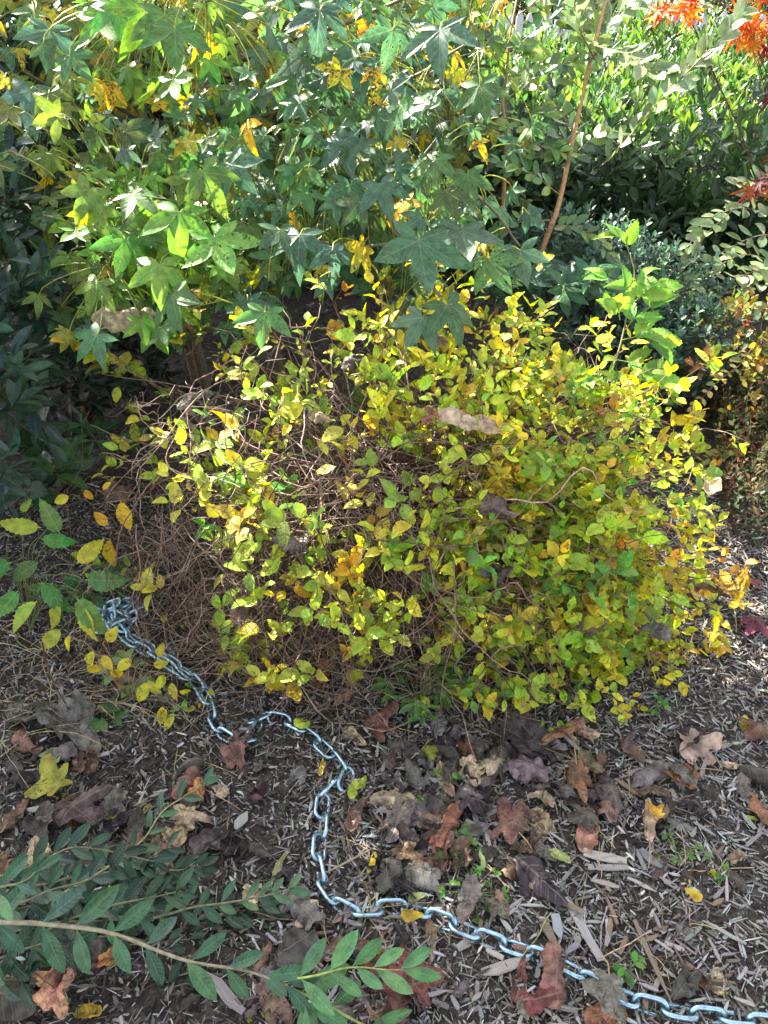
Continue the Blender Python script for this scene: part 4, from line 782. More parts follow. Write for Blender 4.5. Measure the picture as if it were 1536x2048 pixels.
# ---- weeds on the bed
def weed(label, px, py, pal, n, size, Ts, h=.03, spread=.03, cat='weed'):
    b = ground(px, py); t = thing('weed_plant', label, cat); t.location = tuple(b)
    gs = Geo(); gf = Geo()
    for i in range(n):
        a = U(0, 6.28); e = G(math.cos(a)*spread*U(.3, 1), math.sin(a)*spread*U(.3, 1), h*U(.4, 1.1))
        gs.tube(bez(G(0, 0, 0), e*G(.2, .2, .7), e*G(.7, .7, 1), e, 6), .0008, (.12, .2, .05), 4)
        gf.insts(Ts, e[None].repeat(3, 0), orient(np.array([[math.cos(a+k), math.sin(a+k), U(-.1, .3)] for k in (-.9, 0, .9)]), rnd(3, 3)*.2+G(0, -.2, 1)), size*U(.7, 1.1, 3), pick(pal, 3))
    gs.build('stem', M_stem, t); gf.build('foliage', M_green, t)
GW = [(.09, .24, .04), (.12, .28, .04), (.07, .18, .04)]
weed('small bright green seedling beside the lowest run of chain', 1255, 1945, GW, 3, .024, OVAL, .03, .015)
weed('tiny three leaved green sprout on bare soil at the right', 1440, 1750, GW, 4, .014, OVAL, .015, .012)
weed('feathery green weed between the pale chips at right', 1352, 1712, [(.10, .19, .04), (.13, .2, .05)], 11, .014, TINY, .02, .05)
weed('green tuft of narrow leaves under the front of the shrub', 835, 1420, [(.09, .19, .05), (.12, .22, .07)], 26, .045, HED, .12, .08)
weed('patch of little round clover leaves left of the rust leaf litter', 925, 1715, GW, 12, .015, OVAL, .02, .07, 'clover')
weed('patch of small clover leaves above the chain bend', 880, 1590, [(.10, .2, .06), (.2, .27, .1)], 9, .018, OVAL, .02, .06, 'clover')
weed('clover sprouts among dry litter just above the chain', 950, 1790, GW, 9, .013, OVAL, .015, .06, 'clover')
weed('small green sprout beside the fading leaf at upper right of the bed', 1310, 1420, GW, 5, .018, OVAL, .02, .02)
weed('pale green low leaves beside the doubled chain', 265, 1360, [(.22, .30, .13), (.26, .33, .15)], 5, .05, YELBIG, .04, .04)
weed('dark green broad leaves next to the creeper', 215, 1190, [(.04, .12, .035), (.05, .14, .04)], 6, .065, YELBIG, .07, .06)
weed('narrow dark green leaves below the bare twigs, left of the shrub', 215, 930, [(.04, .13, .05), (.05, .15, .05)], 10, .08, LAU, .14, .1)
weed('single dark green shiny leaf cluster flat on the mulch at left', 215, 1440, [(.04, .13, .04), (.06, .15, .04)], 3, .045, YELBIG, .02, .02)

# ---- dry grass stems on the left
g = Geo()
for i in range(110):
    a = ground(U(-60, 420), U(1230, 1480)); L = U(.08, .30); th = U(0, 6.28); e = G(math.cos(th), math.sin(th)*.6, 0)*L
    g.tube(wander(bez(a, a+e*.3+G(0, 0, U(.0, .09)), a+e*.7+G(0, 0, U(.0, .07)), a+e+G(0, 0, .008), 10), .01), U(.0006, .0012), pick([(.34, .27, .16), (.26, .20, .12), (.2, .2, .1)], 1)[0], 4)
for i in range(90):
    a = ground(U(350, 1536), U(1330, 2020)); L = U(.05, .16); th = U(0, 6.28); e = G(math.cos(th), math.sin(th), 0)*L
    g.tube(wander(bez(a+G(0, 0, .008), a+e*.3+G(0, 0, U(.008, .03)), a+e*.7+G(0, 0, U(.008, .025)), a+e+G(0, 0, .01), 9), .006), U(.0005, .0011), pick([(.30, .22, .13), (.18, .11, .07), (.36, .28, .13)], 1)[0], 4)
tag(g.build('dry_grass', M_twig), 'thin straw coloured dry grass stems strewn over the mulch', 'dry grass', kind='stuff')

# ================================================================== CHAIN
def linkT(L=.063, W=.035, r=.0042, seg=28, sides=8):
    s = (L-W)/2; c = []; hw = W/2-r
    for i in range(seg):
        u = i/seg*4
        if u < 1: a = -math.pi/2+u*math.pi; c.append((s+hw*math.cos(a), hw*math.sin(a)))
        elif u < 2: c.append((s-(u-1)*2*s, hw))
        elif u < 3: a = math.pi/2+(u-2)*math.pi; c.append((-s+hw*math.cos(a), hw*math.sin(a)))
        else: c.append((-s+(u-3)*2*s, -hw))
    c = np.array(c); c = np.concatenate([c, np.zeros((seg, 1))], 1); t = nrm(np.roll(c, -1, 0)-np.roll(c, 1, 0)); nn = np.cross(t, G(0, 0, 1)); th = np.arange(sides)*2*math.pi/sides
    v = c[:, None]+r*(nn[:, None]*np.cos(th)[None, :, None]+G(0, 0, 1)*np.sin(th)[None, :, None]); i = np.arange(seg)[:, None]*sides; i2 = ((np.arange(seg)+1) % seg)[:, None]*sides; j = np.arange(sides)[None]; j2 = (j+1) % sides
    return v.reshape(-1, 3), np.stack([i+j, i2+j, i2+j2, i+j2], -1).reshape(-1, 4), np.zeros((0, 3), int), np.zeros((seg*sides, 2))
LINK = linkT(); PITCH_L = .0455
chain = thing('steel_chain', 'bluish galvanised steel chain winding from a heap under the shrub across the mulch', 'chain'); ch0 = ground(645, 1660); chain.location = tuple(ch0)
g = Geo(); g.inst(LINK, np.zeros((1, 3)), np.eye(3)[None], 1.0, (.6, .65, .68)); link0 = g.build('link', M_zinc, chain); n_link = [0]
def put_link(p, d, up):
    global link0
    o = link0 if n_link[0] == 0 else link0.copy()
    if n_link[0] > 0: col_root.objects.link(o); o.parent = chain
    n_link[0] += 1
    m = orient(d[None], up[None])[0]
    from mathutils import Matrix
    M = Matrix.Identity(4)
    for a in range(3):
        for b in range(3): M[a][b] = m[a][b]
        M[a][3] = p[a]-ch0[a]
    o.matrix_local = M
def run_chain(path, phase=0, h=.0095, roll0=28):
    s = np.concatenate([[0], np.cumsum(np.linalg.norm(np.diff(path, axis=0), axis=1))]); k = int(s[-1]/PITCH_L); q = np.array([[np.interp((i+.5)*PITCH_L, s, path[:, a]) for a in range(3)] for i in range(k)])
    for i in range(k):
        d = nrm(q[min(i+1, k-1)]-q[max(i-1, 0)]); rl = math.radians(roll0+((i+phase) % 2)*90+R.normal(0, 9)); side = nrm(np.cross(G(0, 0, 1), d)); upv = np.cross(d, side)
        put_link(q[i]+G(0, 0, h), d, upv*math.cos(rl)+side*math.sin(rl))
def gpath(pts, h=0.0, n=10): return spline(ground(np.array([p[0] for p in pts], float), np.array([p[1] for p in pts], float))+G(0, 0, h), n)
CHAINPX = [(424, 1425), (440, 1465), (475, 1488), (512, 1480), (505, 1450), (525, 1440), (560, 1444), (595, 1458), (625, 1478), (655, 1508), (680, 1532), (692, 1556), (685, 1575), (652, 1582), (645, 1612), (648, 1650), (640, 1690), (638, 1725), (645, 1762), (662, 1795), (690, 1820), (712, 1838), (770, 1820), (850, 1832), (900, 1853), (950, 1872), (1000, 1893), (1050, 1907), (1100, 1925), (1150, 1948), (1190, 1972), (1235, 1995), (1290, 2013), (1350, 2027), (1420, 2036), (1490, 2044), (400, 1390), (360, 1340), (330, 1300)]
run_chain(gpath([(330, 1300), (360, 1340), (395, 1365), (415, 1390), (424, 1425), (440, 1465), (475, 1488), (512, 1480), (505, 1450), (525, 1440), (560, 1444), (595, 1458), (625, 1478), (655, 1508), (680, 1532), (692, 1556), (685, 1575), (652, 1582), (645, 1612), (648, 1650), (640, 1690), (638, 1725), (645, 1762), (662, 1795), (690, 1820), (712, 1838), (735, 1828), (770, 1820), (810, 1822), (850, 1832), (900, 1853), (950, 1872), (1000, 1893), (1050, 1907), (1100, 1925), (1150, 1948), (1190, 1972), (1235, 1995), (1290, 2013), (1350, 2027), (1420, 2036), (1490, 2044), (1600, 2060)]))
run_chain(gpath([(235, 1270), (270, 1290), (310, 1315), (350, 1340), (390, 1372), (412, 1405), (430, 1440)]), 1, .022)
run_chain(gpath([(225, 1250), (265, 1300), (320, 1330), (360, 1360), (400, 1380)]), 0, .03)
pile = []; c = ground(np.array(248.), np.array(1245.)); th = 0.
for i in range(26):
    th += U(.7, 3.6)*(1 if i % 3 else -1); rr = U(.012, .07); pile.append(c+G(math.cos(th)*rr*.8, math.sin(th)*rr*1.15, U(.0, .02)+.045*(1-rr/.08)*(i/30)))
run_chain(spline(np.array(pile), 6), 0, .012, 10)

# ================================================================== FALLEN LEAVES
def dead_geo(shape, curl, crumple, seed, fold=.3, nr=9, na=44):
    r = np.random.default_rng(seed); th = np.arange(na)*2*math.pi/na; c = np.cos(th); s = np.sin(th)
    if shape == 'lobed':
        k = 5; pk = np.abs(np.cos(th*k/2)); base = .27+.25*pk**1.4; base *= .80+.22*c; base *= 1+.05*np.sin(th*11+r.uniform(0, 6))+.07*np.sin(th*7+r.uniform(0, 6)); th = th+.18*np.sin(th*2+r.uniform(0, 6)); c = np.cos(th); s = np.sin(th)
    elif shape == 'round': base = .44*(1+.10*c)*(1-.25*np.exp(-((np.abs(th-math.pi))/.25)**2))
    elif shape == 'oval': base = .5/np.sqrt((c)**2+(s/.56)**2); base *= 1+.04*np.sin(th*17)
    else: base = .5/np.sqrt(c**2+(s/.30)**2)
    base = base*(1+r.normal(0, .025, na)+.07*np.sin(th*2+r.uniform(0, 6))+.05*np.sin(th*3+r.uniform(0, 6)))
    if r.random() < .5:   # a torn place
        t0 = r.uniform(0, 6.28); base = base*(1-.35*np.exp(-(np.angle(np.exp(1j*(th-t0)))/.18)**2))
    rho = np.linspace(0, 1, nr+1)[1:]
    X = np.concatenate([[0], (rho[:, None]*(base*c)[None]).ravel()]); Y = np.concatenate([[0], (rho[:, None]*(base*s)[None]).ravel()])
    uv = np.stack([X+.5, np.clip(Y/.32, -1, 1)], -1)
    if shape == 'lobed':
        ang = np.concatenate([[0], np.tile(th, nr)]); rr = np.hypot(X, Y); dl = np.angle(np.exp(1j*ang*5))/5; uv = np.stack([rr*2, np.clip(np.sin(dl)*rr*5, -1, 1)], -1)
    Z = fold*np.abs(Y)
    for f, a in ((4, .7), (8, .55), (15, .28), (28, .12)):
        ph = r.uniform(0, 6, 4); dr = r.uniform(0, 6.28); Z = Z+crumple*a*np.sin(f*(X*math.cos(dr)+Y*math.sin(dr))+ph[0]+1.2*np.sin(f*.6*(Y*math.cos(dr)-X*math.sin(dr))+ph[1]))*.5
    Z += crumple*.25*np.abs(uv[:, 1])*np.sin(uv[:, 0]*22)
    def roll(X, Y, Z, phi, kap):
        if abs(kap) < .05: return X, Y, Z
        u = X*math.cos(phi)+Y*math.sin(phi); v = -X*math.sin(phi)+Y*math.cos(phi); a = kap*u*(1+.35*np.abs(u)+.5*v)
        un = np.sin(a)/kap - Z*np.sin(a); zn = (1-np.cos(a))/kap + Z*np.cos(a)
        return un*math.cos(phi)-v*math.sin(phi), un*math.sin(phi)+v*math.cos(phi), zn
    p1 = r.uniform(-.5, .5)+math.pi/2
    X, Y, Z = roll(X, Y, Z, p1, curl*4.2*r.uniform(.7, 1.2)); X, Y, Z = roll(X, Y, Z, p1+math.pi/2+r.normal(0, .3), curl*r.uniform(.3, 2.0))
    V = np.stack([X, Y, Z], -1); i = np.arange(nr-1)[:, None]*na+1; j = np.arange(na)[None]; j2 = (j+1) % na
    q = np.stack([i+j, i+na+j, i+na+j2, i+j2], -1).reshape(-1, 4); t = np.stack([np.zeros(na, int), 1+np.arange(na), 1+(np.arange(na)+1) % na], -1)
    tipb = int(na/2); return V, q, t, uv, V[1+(nr-1)*na+tipb].copy()
DC = dict(dk=(.062, .054, .048), gy=(.14, .125, .11), tan=(.36, .27, .17), pale=(.40, .36, .26), br=(.17, .105, .07), rust=(.22, .10, .05), red=(.16, .08, .062), mar=(.15, .045, .042), org=(.38, .18, .06), sal=(.34, .18, .12), pur=(.09, .06, .056), gold=(.46, .32, .03), lime=(.36, .42, .05), yel=(.55, .45, .04), cream=(.45, .38, .24), pg=(.30, .34, .14), bk=(.03, .024, .026), mag=(.16, .035, .06))
_dk = [0]  # leaves made so far
def dead_leaf(p, size, colr, shape, curl, crumple, label, cat='leaf', yaw=None, tilt=.25, lean=None, group=None, stalk=0.0, mat=None, fold=None, name='fallen_leaf', blade=True, rest=True, parts=True):
    curl *= 1.35; crumple *= 1.6; _dk[0] += 1; seed = 100+_dk[0]; V, q, t, uv, bs = dead_geo(shape, curl, crumple, seed, U(.1, .5) if fold is None else fold)
    th = U(0, 6.28) if yaw is None else math.radians(yaw); n = np.array([[U(-tilt, tilt), U(-tilt, tilt), 1]]) if lean is None else np.array([lean], float)
    flip = 1 if R.random() < .6 or lean is not None else -1
    if lean is not None: flip = -1
    V = V*[1, 1, flip]; M = orient(np.array([[math.cos(th), math.sin(th), 0]]), n)[0]; M = np.stack([nrm(M[:, 0]-0), M[:, 1], M[:, 2]], -1); V = V@M.T*size; bs = (bs*[1, 1, flip])@M.T*size
    if rest:
        dz = V[:, 2].min(); V[:, 2] -= dz; bs[2] -= dz
    g = Geo(); base = jit(colr, 1, .05, .08)[0]; c = np.tile(base, (len(V), 1)); m = np.sin(V[:, 0]*60/size*.12+V[:, 1]*45/size*.12+seed); c = c*(1+.18*m)[:, None]
    g.raw(V, q, t, np.clip(c, .01, .9), np.concatenate([uv, np.full((len(V), 1), R.random())], 1)); o = g.build(name, mat or M_dead); o.location = tuple(p); tag(o, label, cat, group)
    if stalk > 0:
        g = Geo(); dv = -M[:, 0]*stalk; e = bs+dv+G(U(-.02, .02), U(-.02, .02), 0); 
        if rest: e[2] = max(.004, e[2]*.4)
        g.tube(bez(bs*.9, bs+dv*.3, bs+dv*.7+G(0, 0, .01), e, 8), np.linspace(.0014, .0009, 8), (.30, .2, .1), 5); g.build('stalk', M_stem, o)
    return o
PX = lambda x, y, px: px/(FPX/np.linalg.norm((ground(x, y)-CAM)@FW))
def on_bed(x, y, px, c, shape, curl, crumple, label, **k):
    x = np.array(float(x)); y = np.array(float(y)); p = ground(x, y); s = PX(x, y, px)*.95; h = k.pop('h', .004); return dead_leaf(p+G(0, 0, h), s, DC[c], shape, curl, crumple, label, **k)
B = on_bed
B(135, 1455, 190, 'gy', 'lobed', .35, .12, 'big dark grey crumpled leaf at the left, above the lime green leaf', stalk=.07, yaw=-30)
B(60, 1440, 110, 'gy', 'round', .6, .1, 'curled grey leaf with a pale rim left of the big grey crumpled leaf', yaw=20)
B(62, 1500, 90, 'br', 'oval', .5, .12, 'pinkish brown folded leaf lying below the big grey crumpled leaf', yaw=-20)
B(120, 1578, 110, 'lime', 'lobed', .12, .06, 'lime green lobed leaf fallen flat on the mulch at the left', mat=M_yel, yaw=210, h=.022)
B(108, 1530, 48, 'pg', 'round', .2, .06, 'small pale green leaf touching the top of the lime green leaf', mat=M_green, yaw=100, h=.02)
B(60, 1560, 120, 'dk', 'oval', .6, .14, 'charcoal curled leaf behind the lime green leaf')
B(160, 1645, 130, 'pur', 'lobed', .3, .14, 'purplish grey crumpled leaf above the laurel sprays', h=.01)
B(225, 1620, 80, 'gy', 'round', .5, .12, 'greyish folded leaf beside the purplish crumpled leaf')
B(22, 1655, 90, 'br', 'oval', .5, .12, 'brown curled leaf at the left edge above the laurel')
B(15, 1755, 95, 'rust', 'lobed', .4, .14, 'rust orange leaf at the left edge half under laurel leaves', h=.02)
B(472, 1525, 92, 'red', 'lobed', .45, .14, 'red brown crumpled leaf lying against the chain bend', yaw=100, h=.012)
B(498, 1490, 50, 'red', 'long', .6, .1, 'narrow reddish leaf tip draped across the chain links', yaw=75, h=.03)
B(372, 1580, 82, 'red', 'oval', .5, .12, 'russet leaf standing behind the upright laurel sprig', yaw=60, h=.01)
B(372, 1642, 95, 'tan', 'lobed', .45, .16, 'golden tan crumpled leaf under the upright laurel sprig', h=.01)
B(395, 1605, 60, 'org', 'round', .4, .12, 'orange flushed leaf between the laurel sprig and golden tan leaf', h=.02)
B(130, 2005, 150, 'sal', 'lobed', .35, .15, 'large salmon orange crumpled leaf at the bottom left', h=.03, yaw=80)
B(160, 1945, 140, 'pur', 'round', .55, .14, 'mauve brown curled leaf above the salmon orange leaf', h=.03)
B(228, 1928, 75, 'org', 'oval', .4, .1, 'amber leaf lying under the pale laurel branch', h=.02)
B(35, 2015, 110, 'dk', 'round', .4, .06, 'dark rounded leaf with ribbed veins at the bottom left corner', h=.02)
B(180, 2030, 60, 'gold', 'oval', .3, .1, 'gold leaf beside the salmon orange leaf at the bottom edge')
B(825, 1990, 190, 'mar', 'lobed', .3, .14, 'large maroon crumpled leaf at the bottom edge, right of the laurel tips', yaw=160, h=.012)
B(800, 2030, 120, 'red', 'oval', .35, .12, 'brick red leaf overlapping the large maroon leaf at the bottom edge', h=.02)
B(1075, 2010, 100, 'mar', 'oval', .5, .12, 'dark maroon folded leaf lower of the two below the chain', yaw=10)
B(1108, 1965, 120, 'red', 'oval', .4, .12, 'wine red leaf just below the run of chain', yaw=80, h=.012)
B(1040, 1960, 80, 'mar', 'long', .5, .12, 'narrow maroon leaf left of the wine red leaf', yaw=70)
B(1210, 1998, 115, 'gy', 'lobed', .25, .08, 'grey tan lobed leaf draped over the chain near the bottom right', yaw=-100, h=.03, stalk=.04)
B(1208, 2040, 90, 'rust', 'oval', .4, .1, 'rusty leaf beneath the grey tan leaf at the bottom edge')
B(973, 1545, 85, 'tan', 'lobed', .5, .1, 'pale tan scalloped leaf curling up before the shrub', yaw=60, stalk=.05, h=.012)
B(938, 1510, 70, 'rust', 'oval', .5, .12, 'rust brown leaf behind the pale tan scalloped leaf', yaw=-50)
B(1150, 1572, 110, 'rust', 'lobed', .35, .08, 'bright rust orange leaf with folded lobes and a long stalk', yaw=-95, stalk=.11, h=.014)
B(1118, 1483, 95, 'rust', 'long', .5, .14, 'rust orange rolled leaf at the foot of the shrub', yaw=25, h=.02)
B(1062, 1560, 105, 'gy', 'round', .45, .14, 'blue grey crumpled leaf left of the bright rust orange leaf', h=.01)
B(1048, 1488, 120, 'dk', 'round', .22, .04, 'large charcoal disc shaped leaf under the shrub with a long pale stalk', yaw=150, stalk=.14, h=.015)
B(1215, 1605, 110, 'dk', 'lobed', .5, .16, 'dark grey crumpled leaf right of the bright rust orange leaf')
B(1295, 1560, 105, 'gy', 'oval', .55, .05, 'grey ribbed leaf curved like a fan, right of the rust orange leaf', yaw=190, stalk=.10)
B(1368, 1572, 90, 'rust', 'lobed', .45, .12, 'cinnamon brown crumpled leaf below the pale speckled leaf', h=.01)
B(1388, 1498, 120, 'pale', 'lobed', .15, .07, 'pale speckled cream leaf lying flat on the mulch at the right', yaw=-70, stalk=.06, h=.012, mat=M_starold)
B(1292, 1652, 95, 'tan', 'long', .5, .14, 'tan folded leaf with a golden centre on the right chips', yaw=75, stalk=.06, h=.012)
B(1305, 1648, 50, 'gold', 'lobed', .3, .1, 'golden leaf scrap clasped in the tan folded leaf', h=.03)
B(1170, 1662, 95, 'sal', 'oval', .35, .07, 'salmon fan shaped leaf with raised veins', yaw=70, h=.01)
B(1020, 1672, 120, 'red', 'lobed', .35, .09, 'salmon brown torn leaf standing on the mulch in the middle', yaw=120, stalk=.05, h=.008)
B(1068, 1652, 80, 'tan', 'round', .35, .08, 'pinkish tan leaf joined to the right of the salmon brown leaf', h=.012)
B(893, 1655, 110, 'rust', 'oval', .5, .14, 'dark rust leaf right of the black brown litter heap', yaw=60, h=.008)
B(890, 1700, 90, 'red', 'lobed', .3, .10, 'brick coloured leaf just below the dark rust leaf', yaw=-100, h=.016)
B(845, 1762, 110, 'gy', 'oval', .5, .07, 'grey ribbed leaf curled over above the chain run', yaw=-20, stalk=.05)
B(800, 1655, 120, 'gy', 'lobed', .4, .14, 'grey brown crumpled leaf right of the hanging chain links')
B(790, 1610, 90, 'tan', 'oval', .4, .12, 'beige crumpled leaf above the grey brown litter')
B(935, 1822, 85, 'gy', 'oval', .35, .08, 'silver grey leaf leaning on the chain run', yaw=-110, h=.03)
B(1080, 1775, 120, 'bk', 'oval', .3, .08, 'nearly black purple leaf lying flat among the pale chips', yaw=-50, h=.006)
B(822, 1848, 46, 'yel', 'oval', .12, .05, 'small yellow oval leaf just below the chain', mat=M_yel, yaw=-10, h=.03)
B(833, 1806, 34, 'pg', 'oval', .1, .04, 'pale yellow leaf touching the top of the chain', mat=M_yel, yaw=10, h=.02)
B(1120, 1728, 42, 'pg', 'oval', .2, .04, 'pale lemon leaf on chips below the salmon fan leaf', mat=M_yel, yaw=-25, h=.02)
B(963, 1728, 40, 'pg', 'long', .2, .04, 'pale green narrow leaf upright in the middle of the mulch', mat=M_green, yaw=95, h=.02)
B(1381, 1806, 34, 'yel', 'round', .15, .04, 'lone small yellow leaf on the right chips', mat=M_yel, h=.02)
B(607, 1466, 36, 'lime', 'round', .3, .08, 'small yellow green leaf sitting on the chain arch', mat=M_yel, h=.03)
B(708, 1590, 40, 'lime', 'oval', .3, .08, 'small lime leaf right of the chain bend', mat=M_yel, yaw=80, h=.02)
B(725, 1578, 28, 'lime', 'oval', .3, .08, 'tiny lime leaf behind the small lime leaf', mat=M_yel, yaw=60, h=.02)
B(645, 1545, 38, 'yel', 'long', .4, .1, 'twisted yellow leaf above the chain bend', mat=M_yel, yaw=80, h=.015)
B(745, 1735, 44, 'yel', 'long', .25, .05, 'pointed yellow leaf right of the vertical chain run', mat=M_yel, yaw=75, h=.02)
B(560, 1738, 55, 'pg', 'long', .3, .06, 'pale yellow leaf standing behind the laurel tips', mat=M_yel, yaw=70, h=.01)
B(858, 1516, 40, 'lime', 'round', .15, .05, 'olive yellow leaf flat on the litter before the shrub', mat=M_yel, h=.012)
B(1485, 1453, 34, 'yel', 'oval', .1, .04, 'small primrose leaf above the dark red leaf at the right edge', mat=M_yel, h=.012)
B(1512, 1478, 90, 'red', 'lobed', .35, .1, 'dark red lobed leaf at the right edge of the mulch', h=.01)
B(1515, 1560, 95, 'dk', 'round', .55, .05, 'dark ribbed whorled leaf at the right edge')
B(1528, 1640, 90, 'rust', 'oval', .5, .12, 'reddish brown leaf cut by the right edge')
B(1468, 1538, 60, 'tan', 'long', .5, .1, 'tan curled scrap between the cream and ribbed leaves at right', yaw=0)
B(590, 1905, 105, 'dk', 'round', .35, .06, 'charcoal rounded leaf with arched rim behind the pale laurel branch', h=.01)
B(545, 1998, 100, 'br', 'lobed', .4, .12, 'orange brown leaf between laurel twigs at the bottom', h=.01)
B(700, 1905, 90, 'br', 'oval', .45, .14, 'dull brown leaf left of the bottom maroon leaf')
B(860, 1880, 90, 'br', 'long', .4, .1, 'brown strap like leaf below the chain run', yaw=90)
B(1445, 1215, 120, 'gold', 'lobed', .25, .12, 'large spotted golden leaf at the right foot of the shrub', mat=M_starold, yaw=80, stalk=.12, h=.05)
B(1400, 1195, 120, 'br', 'round', .3, .12, 'big brown leaf behind the large spotted golden leaf', h=.02)
B(1437, 1315, 85, 'gold', 'lobed', .4, .14, 'crinkled golden leaf standing alone on the right mulch', mat=M_starold, yaw=90, h=.01)
B(1502, 1178, 50, 'mag', 'lobed', .2, .08, 'small magenta leaf at the right edge, farther of two', h=.01)
B(1500, 1262, 75, 'mag', 'lobed', .2, .08, 'magenta star shaped leaf at the right edge, nearer of two', h=.01)
B(1395, 1055, 125, 'tan', 'long', .5, .09, 'cream rolled leaf hanging at the right side of the shrub', yaw=70, h=.15, rest=False)
B(755, 1450, 110, 'red', 'lobed', .35, .12, 'reddish brown flat leaf under the front of the shrub')
B(660, 1360, 90, 'rust', 'lobed', .5, .16, 'dark rust leaf standing in shade beneath the shrub', h=.03)
B(1010, 1415, 75, 'br', 'oval', .4, .12, 'brown leaf tucked under the low yellow leaves of the shrub')
# on the shrub
def on_shrub(x, y, px, c, shape, curl, crumple, label, out=.03, **k):
    p, _ = ell(np.array(float(x)), np.array(float(y))); p = p+enorm(p)*out; s = px/(FPX/((p-CAM)@FW))*1.12; lean = k.pop('lean', tuple(enorm(p)*.6+nrm(CAM-p)*.6)); return dead_leaf(p, s, DC[c], shape, curl, crumple, label, lean=lean, rest=False, **k)
S = on_shrub
S(358, 715, 100, 'cream', 'oval', .4, .17, 'pale tan crumpled leaf perched on bare twigs below the star leaves', yaw=15, out=.16)
S(408, 688, 40, 'rust', 'oval', .5, .1, 'small rust scrap beside the pale tan crumpled leaf', out=.06)
S(400, 852, 85, 'br', 'lobed', .4, .14, 'rust brown leaf lodged in bare twigs at the left of the shrub', out=.05)
S(418, 795, 90, 'gy', 'long', .5, .14, 'grey brown dried leaf caught just above the lodged rust brown leaf', yaw=50, out=.03)
S(945, 868, 140, 'tan', 'long', .42, .17, 'long tan curled leaf with wavy rim lying across the shrub', yaw=-12, out=.07, fold=.7, lean=(.15, -.35, .9))
S(975, 1020, 90, 'pur', 'lobed', .5, .16, 'plum brown crumpled leaf caught in the middle of the shrub', out=.05)
S(615, 1082, 85, 'gy', 'lobed', .35, .10, 'fawn grey lobed leaf resting on twigs in the middle of the shrub', out=.05)
S(855, 700, 80, 'br', 'oval', .4, .1, 'brown leaf wedged between star leaves and shrub top', out=.05)
S(1000, 1140, 75, 'dk', 'lobed', .5, .16, 'charcoal shrivelled leaf in the lower right of the shrub', out=.03)
S(1283, 1228, 80, 'gy', 'oval', .5, .14, 'grey brown leaf stuck in the lower right edge of the shrub', out=.04)
S(1180, 1235, 95, 'br', 'lobed', .3, .12, 'bronze speckled leaf lying in the lower right of the shrub', out=.02)
S(705, 740, 70, 'dk', 'lobed', .5, .16, 'dark shrivelled leaf in the upper middle of the shrub', out=.03)
S(650, 855, 40, 'tan', 'oval', .4, .1, 'small tan leaf scrap high on the bare twigs', out=.05)
S(460, 1215, 80, 'br', 'oval', .5, .14, 'brown leaf hanging inside the lower left twigs', out=-.03)
S(858, 840, 60, 'rust', 'oval', .4, .12, 'russet leaf touching the left end of the long tan leaf', out=.03)
S(700, 985, 60, 'gold', 'lobed', .4, .2, 'mottled gold and black withered leaf amid the bare twigs', out=.03, mat=M_starold)
# ordinary litter that nothing tells apart
LG = [[2, 2, 2, 1, 1, 1, 2, 2, 1, 0, 0, 0, 0, 0, 0, 0], [3, 3, 2, 1, 1, 2, 5, 6, 7, 7, 6, 5, 3, 1.5, 1, 1], [3, 3, 2, 1, 1, 2, 3, 4, 4, 5, 5, 5, 3, 2, 1, 2], [2, 2, 2, 1, 1, 1, 2, 3, 4, 4, 3, 2, 1, 1, .5, 1], [1, 1, 1, 1, 1, 1, 1, 3, 3, 2, 2, 1, .5, .5, .3, .5], [1, 1, 1, 1, 1, 1, 2, 3, 2, 1, .5, .5, .5, .5, .5, 1], [1, 1, 1, 1, 2, 3, 3, 3, 2, 2, 1.5, 1, .5, .5, .5, 1]]
for nm_, cols_, n, lab, grp, s0, s1 in (('fallen_leaf', ('dk', 'dk', 'pur', 'gy', 'bk', 'gy'), 170, 'ordinary curled dark grey brown leaf in the litter on the mulch', 'curled dark leaves littering the mulch', 40, 85), ('fallen_leaf', ('br', 'br', 'tan'), 60, 'ordinary dull brown leaf in the litter on the mulch', 'dull brown leaves littering the mulch', 45, 85), ('fallen_leaf', ('pg', 'yel', 'lime'), 30, 'ordinary tiny fallen yellow leaf lying in the mulch litter', 'tiny yellow leaves dropped on the mulch', 14, 26)):
    qx, qy = rand_grid(LG, -20, 1360, 100, n)
    for x, y in zip(qx, qy):
        if min(math.hypot(x-a, y-b) for a, b in CHAINPX) < s1*.5+12: continue
        B(x, y, U(s0, s1), cols_[R.integers(len(cols_))], ['lobed', 'oval', 'round', 'oval'][R.integers(4)], U(.25, .65), U(.08, .17), lab, group=grp, h=U(.0, .012), mat=M_yel if cols_[0] == 'pg' else None)

for i in range(34):
    x, y = U(70, 330), U(640, 1010); B(x, y, U(45, 80), ('bk', 'dk', 'bk', 'br')[R.integers(4)], ['lobed', 'oval', 'round'][R.integers(3)], U(.3, .6), U(.08, .16), 'ordinary leaf coloured dark as deep shade beneath the star leaved tree', group='dark leaves in the deep shade')  # leaf colours taken near black to deepen the shade here
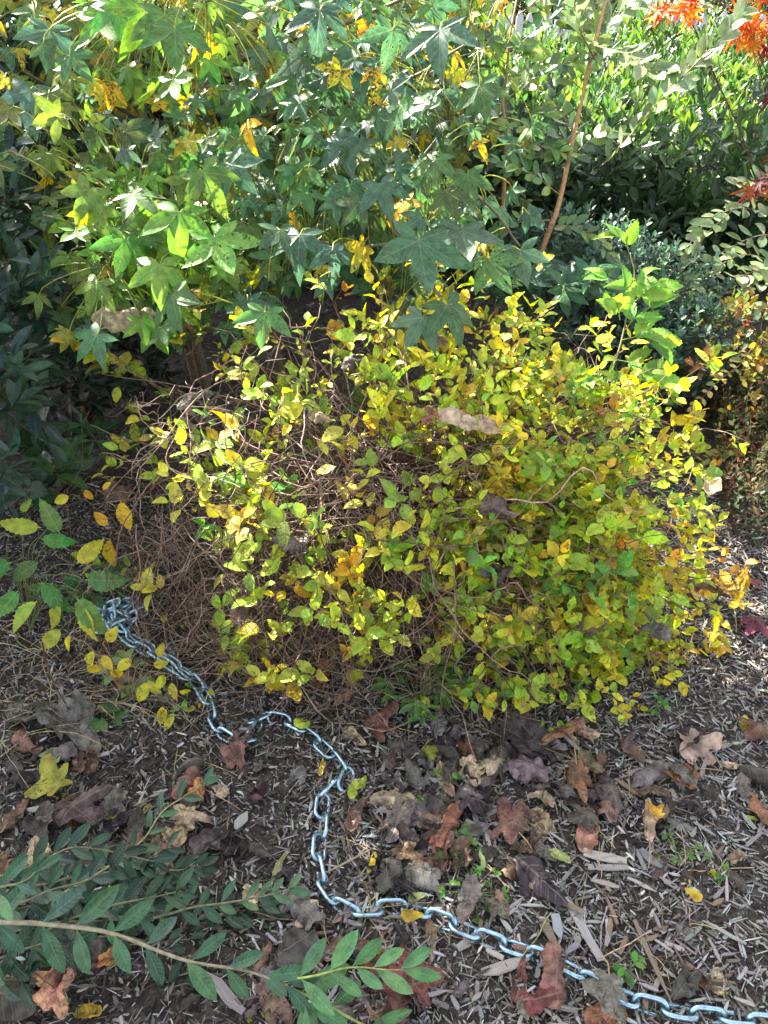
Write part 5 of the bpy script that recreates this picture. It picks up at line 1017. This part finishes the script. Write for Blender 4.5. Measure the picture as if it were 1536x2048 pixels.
# ---- loose chips large enough to pick up, one by one
def big_chip(label, x, y, px, wpx, ang, colr, group=None, name='wood_chip', h=.010):
    p = ground(np.array(float(x)), np.array(float(y))); L = PX(np.array(float(x)), np.array(float(y)), px); Wd = PX(np.array(float(x)), np.array(float(y)), wpx); a = math.radians(ang)
    g = Geo(); m = orient(np.array([[math.cos(a), math.sin(a), U(-.08, .08)]]), np.array([[U(-.25, .25), U(-.25, .25), 1]])); m = m*np.array([L, Wd, .004])[None, None]
    g.insts(CHIP, np.zeros((1, 3)), m, 1.0, jit(colr, 1, .04, .1)); o = g.build(name, M_wood, None, False); o.location = tuple(p+G(0, 0, h)); tag(o, label, 'stick' if name == 'stick' else 'wood chip', group)
GRY = (.25, .23, .21); PGY = (.31, .29, .265); BRN = (.20, .14, .095)
for a in [('long split pale grey chip pointing away from the chain at right', 1162, 1862, 135, 24, -72, PGY), ('slim brown chip left of the long split pale grey chip', 1098, 1878, 70, 20, -70, BRN), ('short blue grey chip beside the slim brown chip', 1119, 1858, 48, 22, -85, (.24, .25, .27)), ('broad pale chip under the salmon fan leaf', 1208, 1722, 85, 22, -12, PGY), ('second broad pale chip just below the first under the salmon leaf', 1215, 1742, 80, 16, -3, GRY), ('pale grey chip left of the salmon brown torn leaf', 958, 1667, 66, 24, -30, GRY), ('grey flat chip on the chain between two leaves', 945, 1884, 72, 22, 25, GRY), ('bleached bark slab below the chain at the centre', 1010, 1935, 100, 30, 10, PGY), ('dark grey chip pair mate right of the tan folded leaf', 1300, 1722, 50, 24, -60, (.22, .22, .22)), ('thick grey chip under the laurel branch near the bottom', 455, 1985, 110, 26, -35, GRY), ('pale sliver across the mulch at far right', 1445, 1868, 85, 9, -30, PGY), ('upright grey chip below the dark ribbed leaf at right', 1498, 1600, 42, 16, 80, GRY), ('pale square ended chip in the left middle mulch', 490, 1650, 44, 24, 60, GRY), ('pale flat chip left of the charcoal curled leaf', 85, 1620, 50, 14, 15, GRY), ('pale white splinter near the lime green leaf', 190, 1520, 62, 12, 12, PGY), ('pale splinter standing above the clover sprouts', 870, 1610, 44, 14, 55, PGY)]: big_chip(*a)
for a in [('long thin brown stick lying across the chips at the centre right', 1105, 1805, 125, 13, -32, BRN), ('long brown grey stick running towards the bottom right chain', 1300, 1930, 165, 13, -82, (.22, .17, .12)), ('straight pale stick left of the pointed yellow leaf', 710, 1725, 110, 5, 28, (.34, .27, .17))]: big_chip(*a, name='stick', h=.016)
qx = U(640, 1536, 150); qy = U(1480, 2048, 150)
for x, y in zip(qx, qy): big_chip('ordinary loose grey wood chip lying on the mulch', x, y, U(22, 58), U(5, 13), U(0, 180), [GRY, PGY, BRN, (.2, .19, .18)][R.integers(4)], 'loose grey chips on the mulch', h=U(.006, .014))
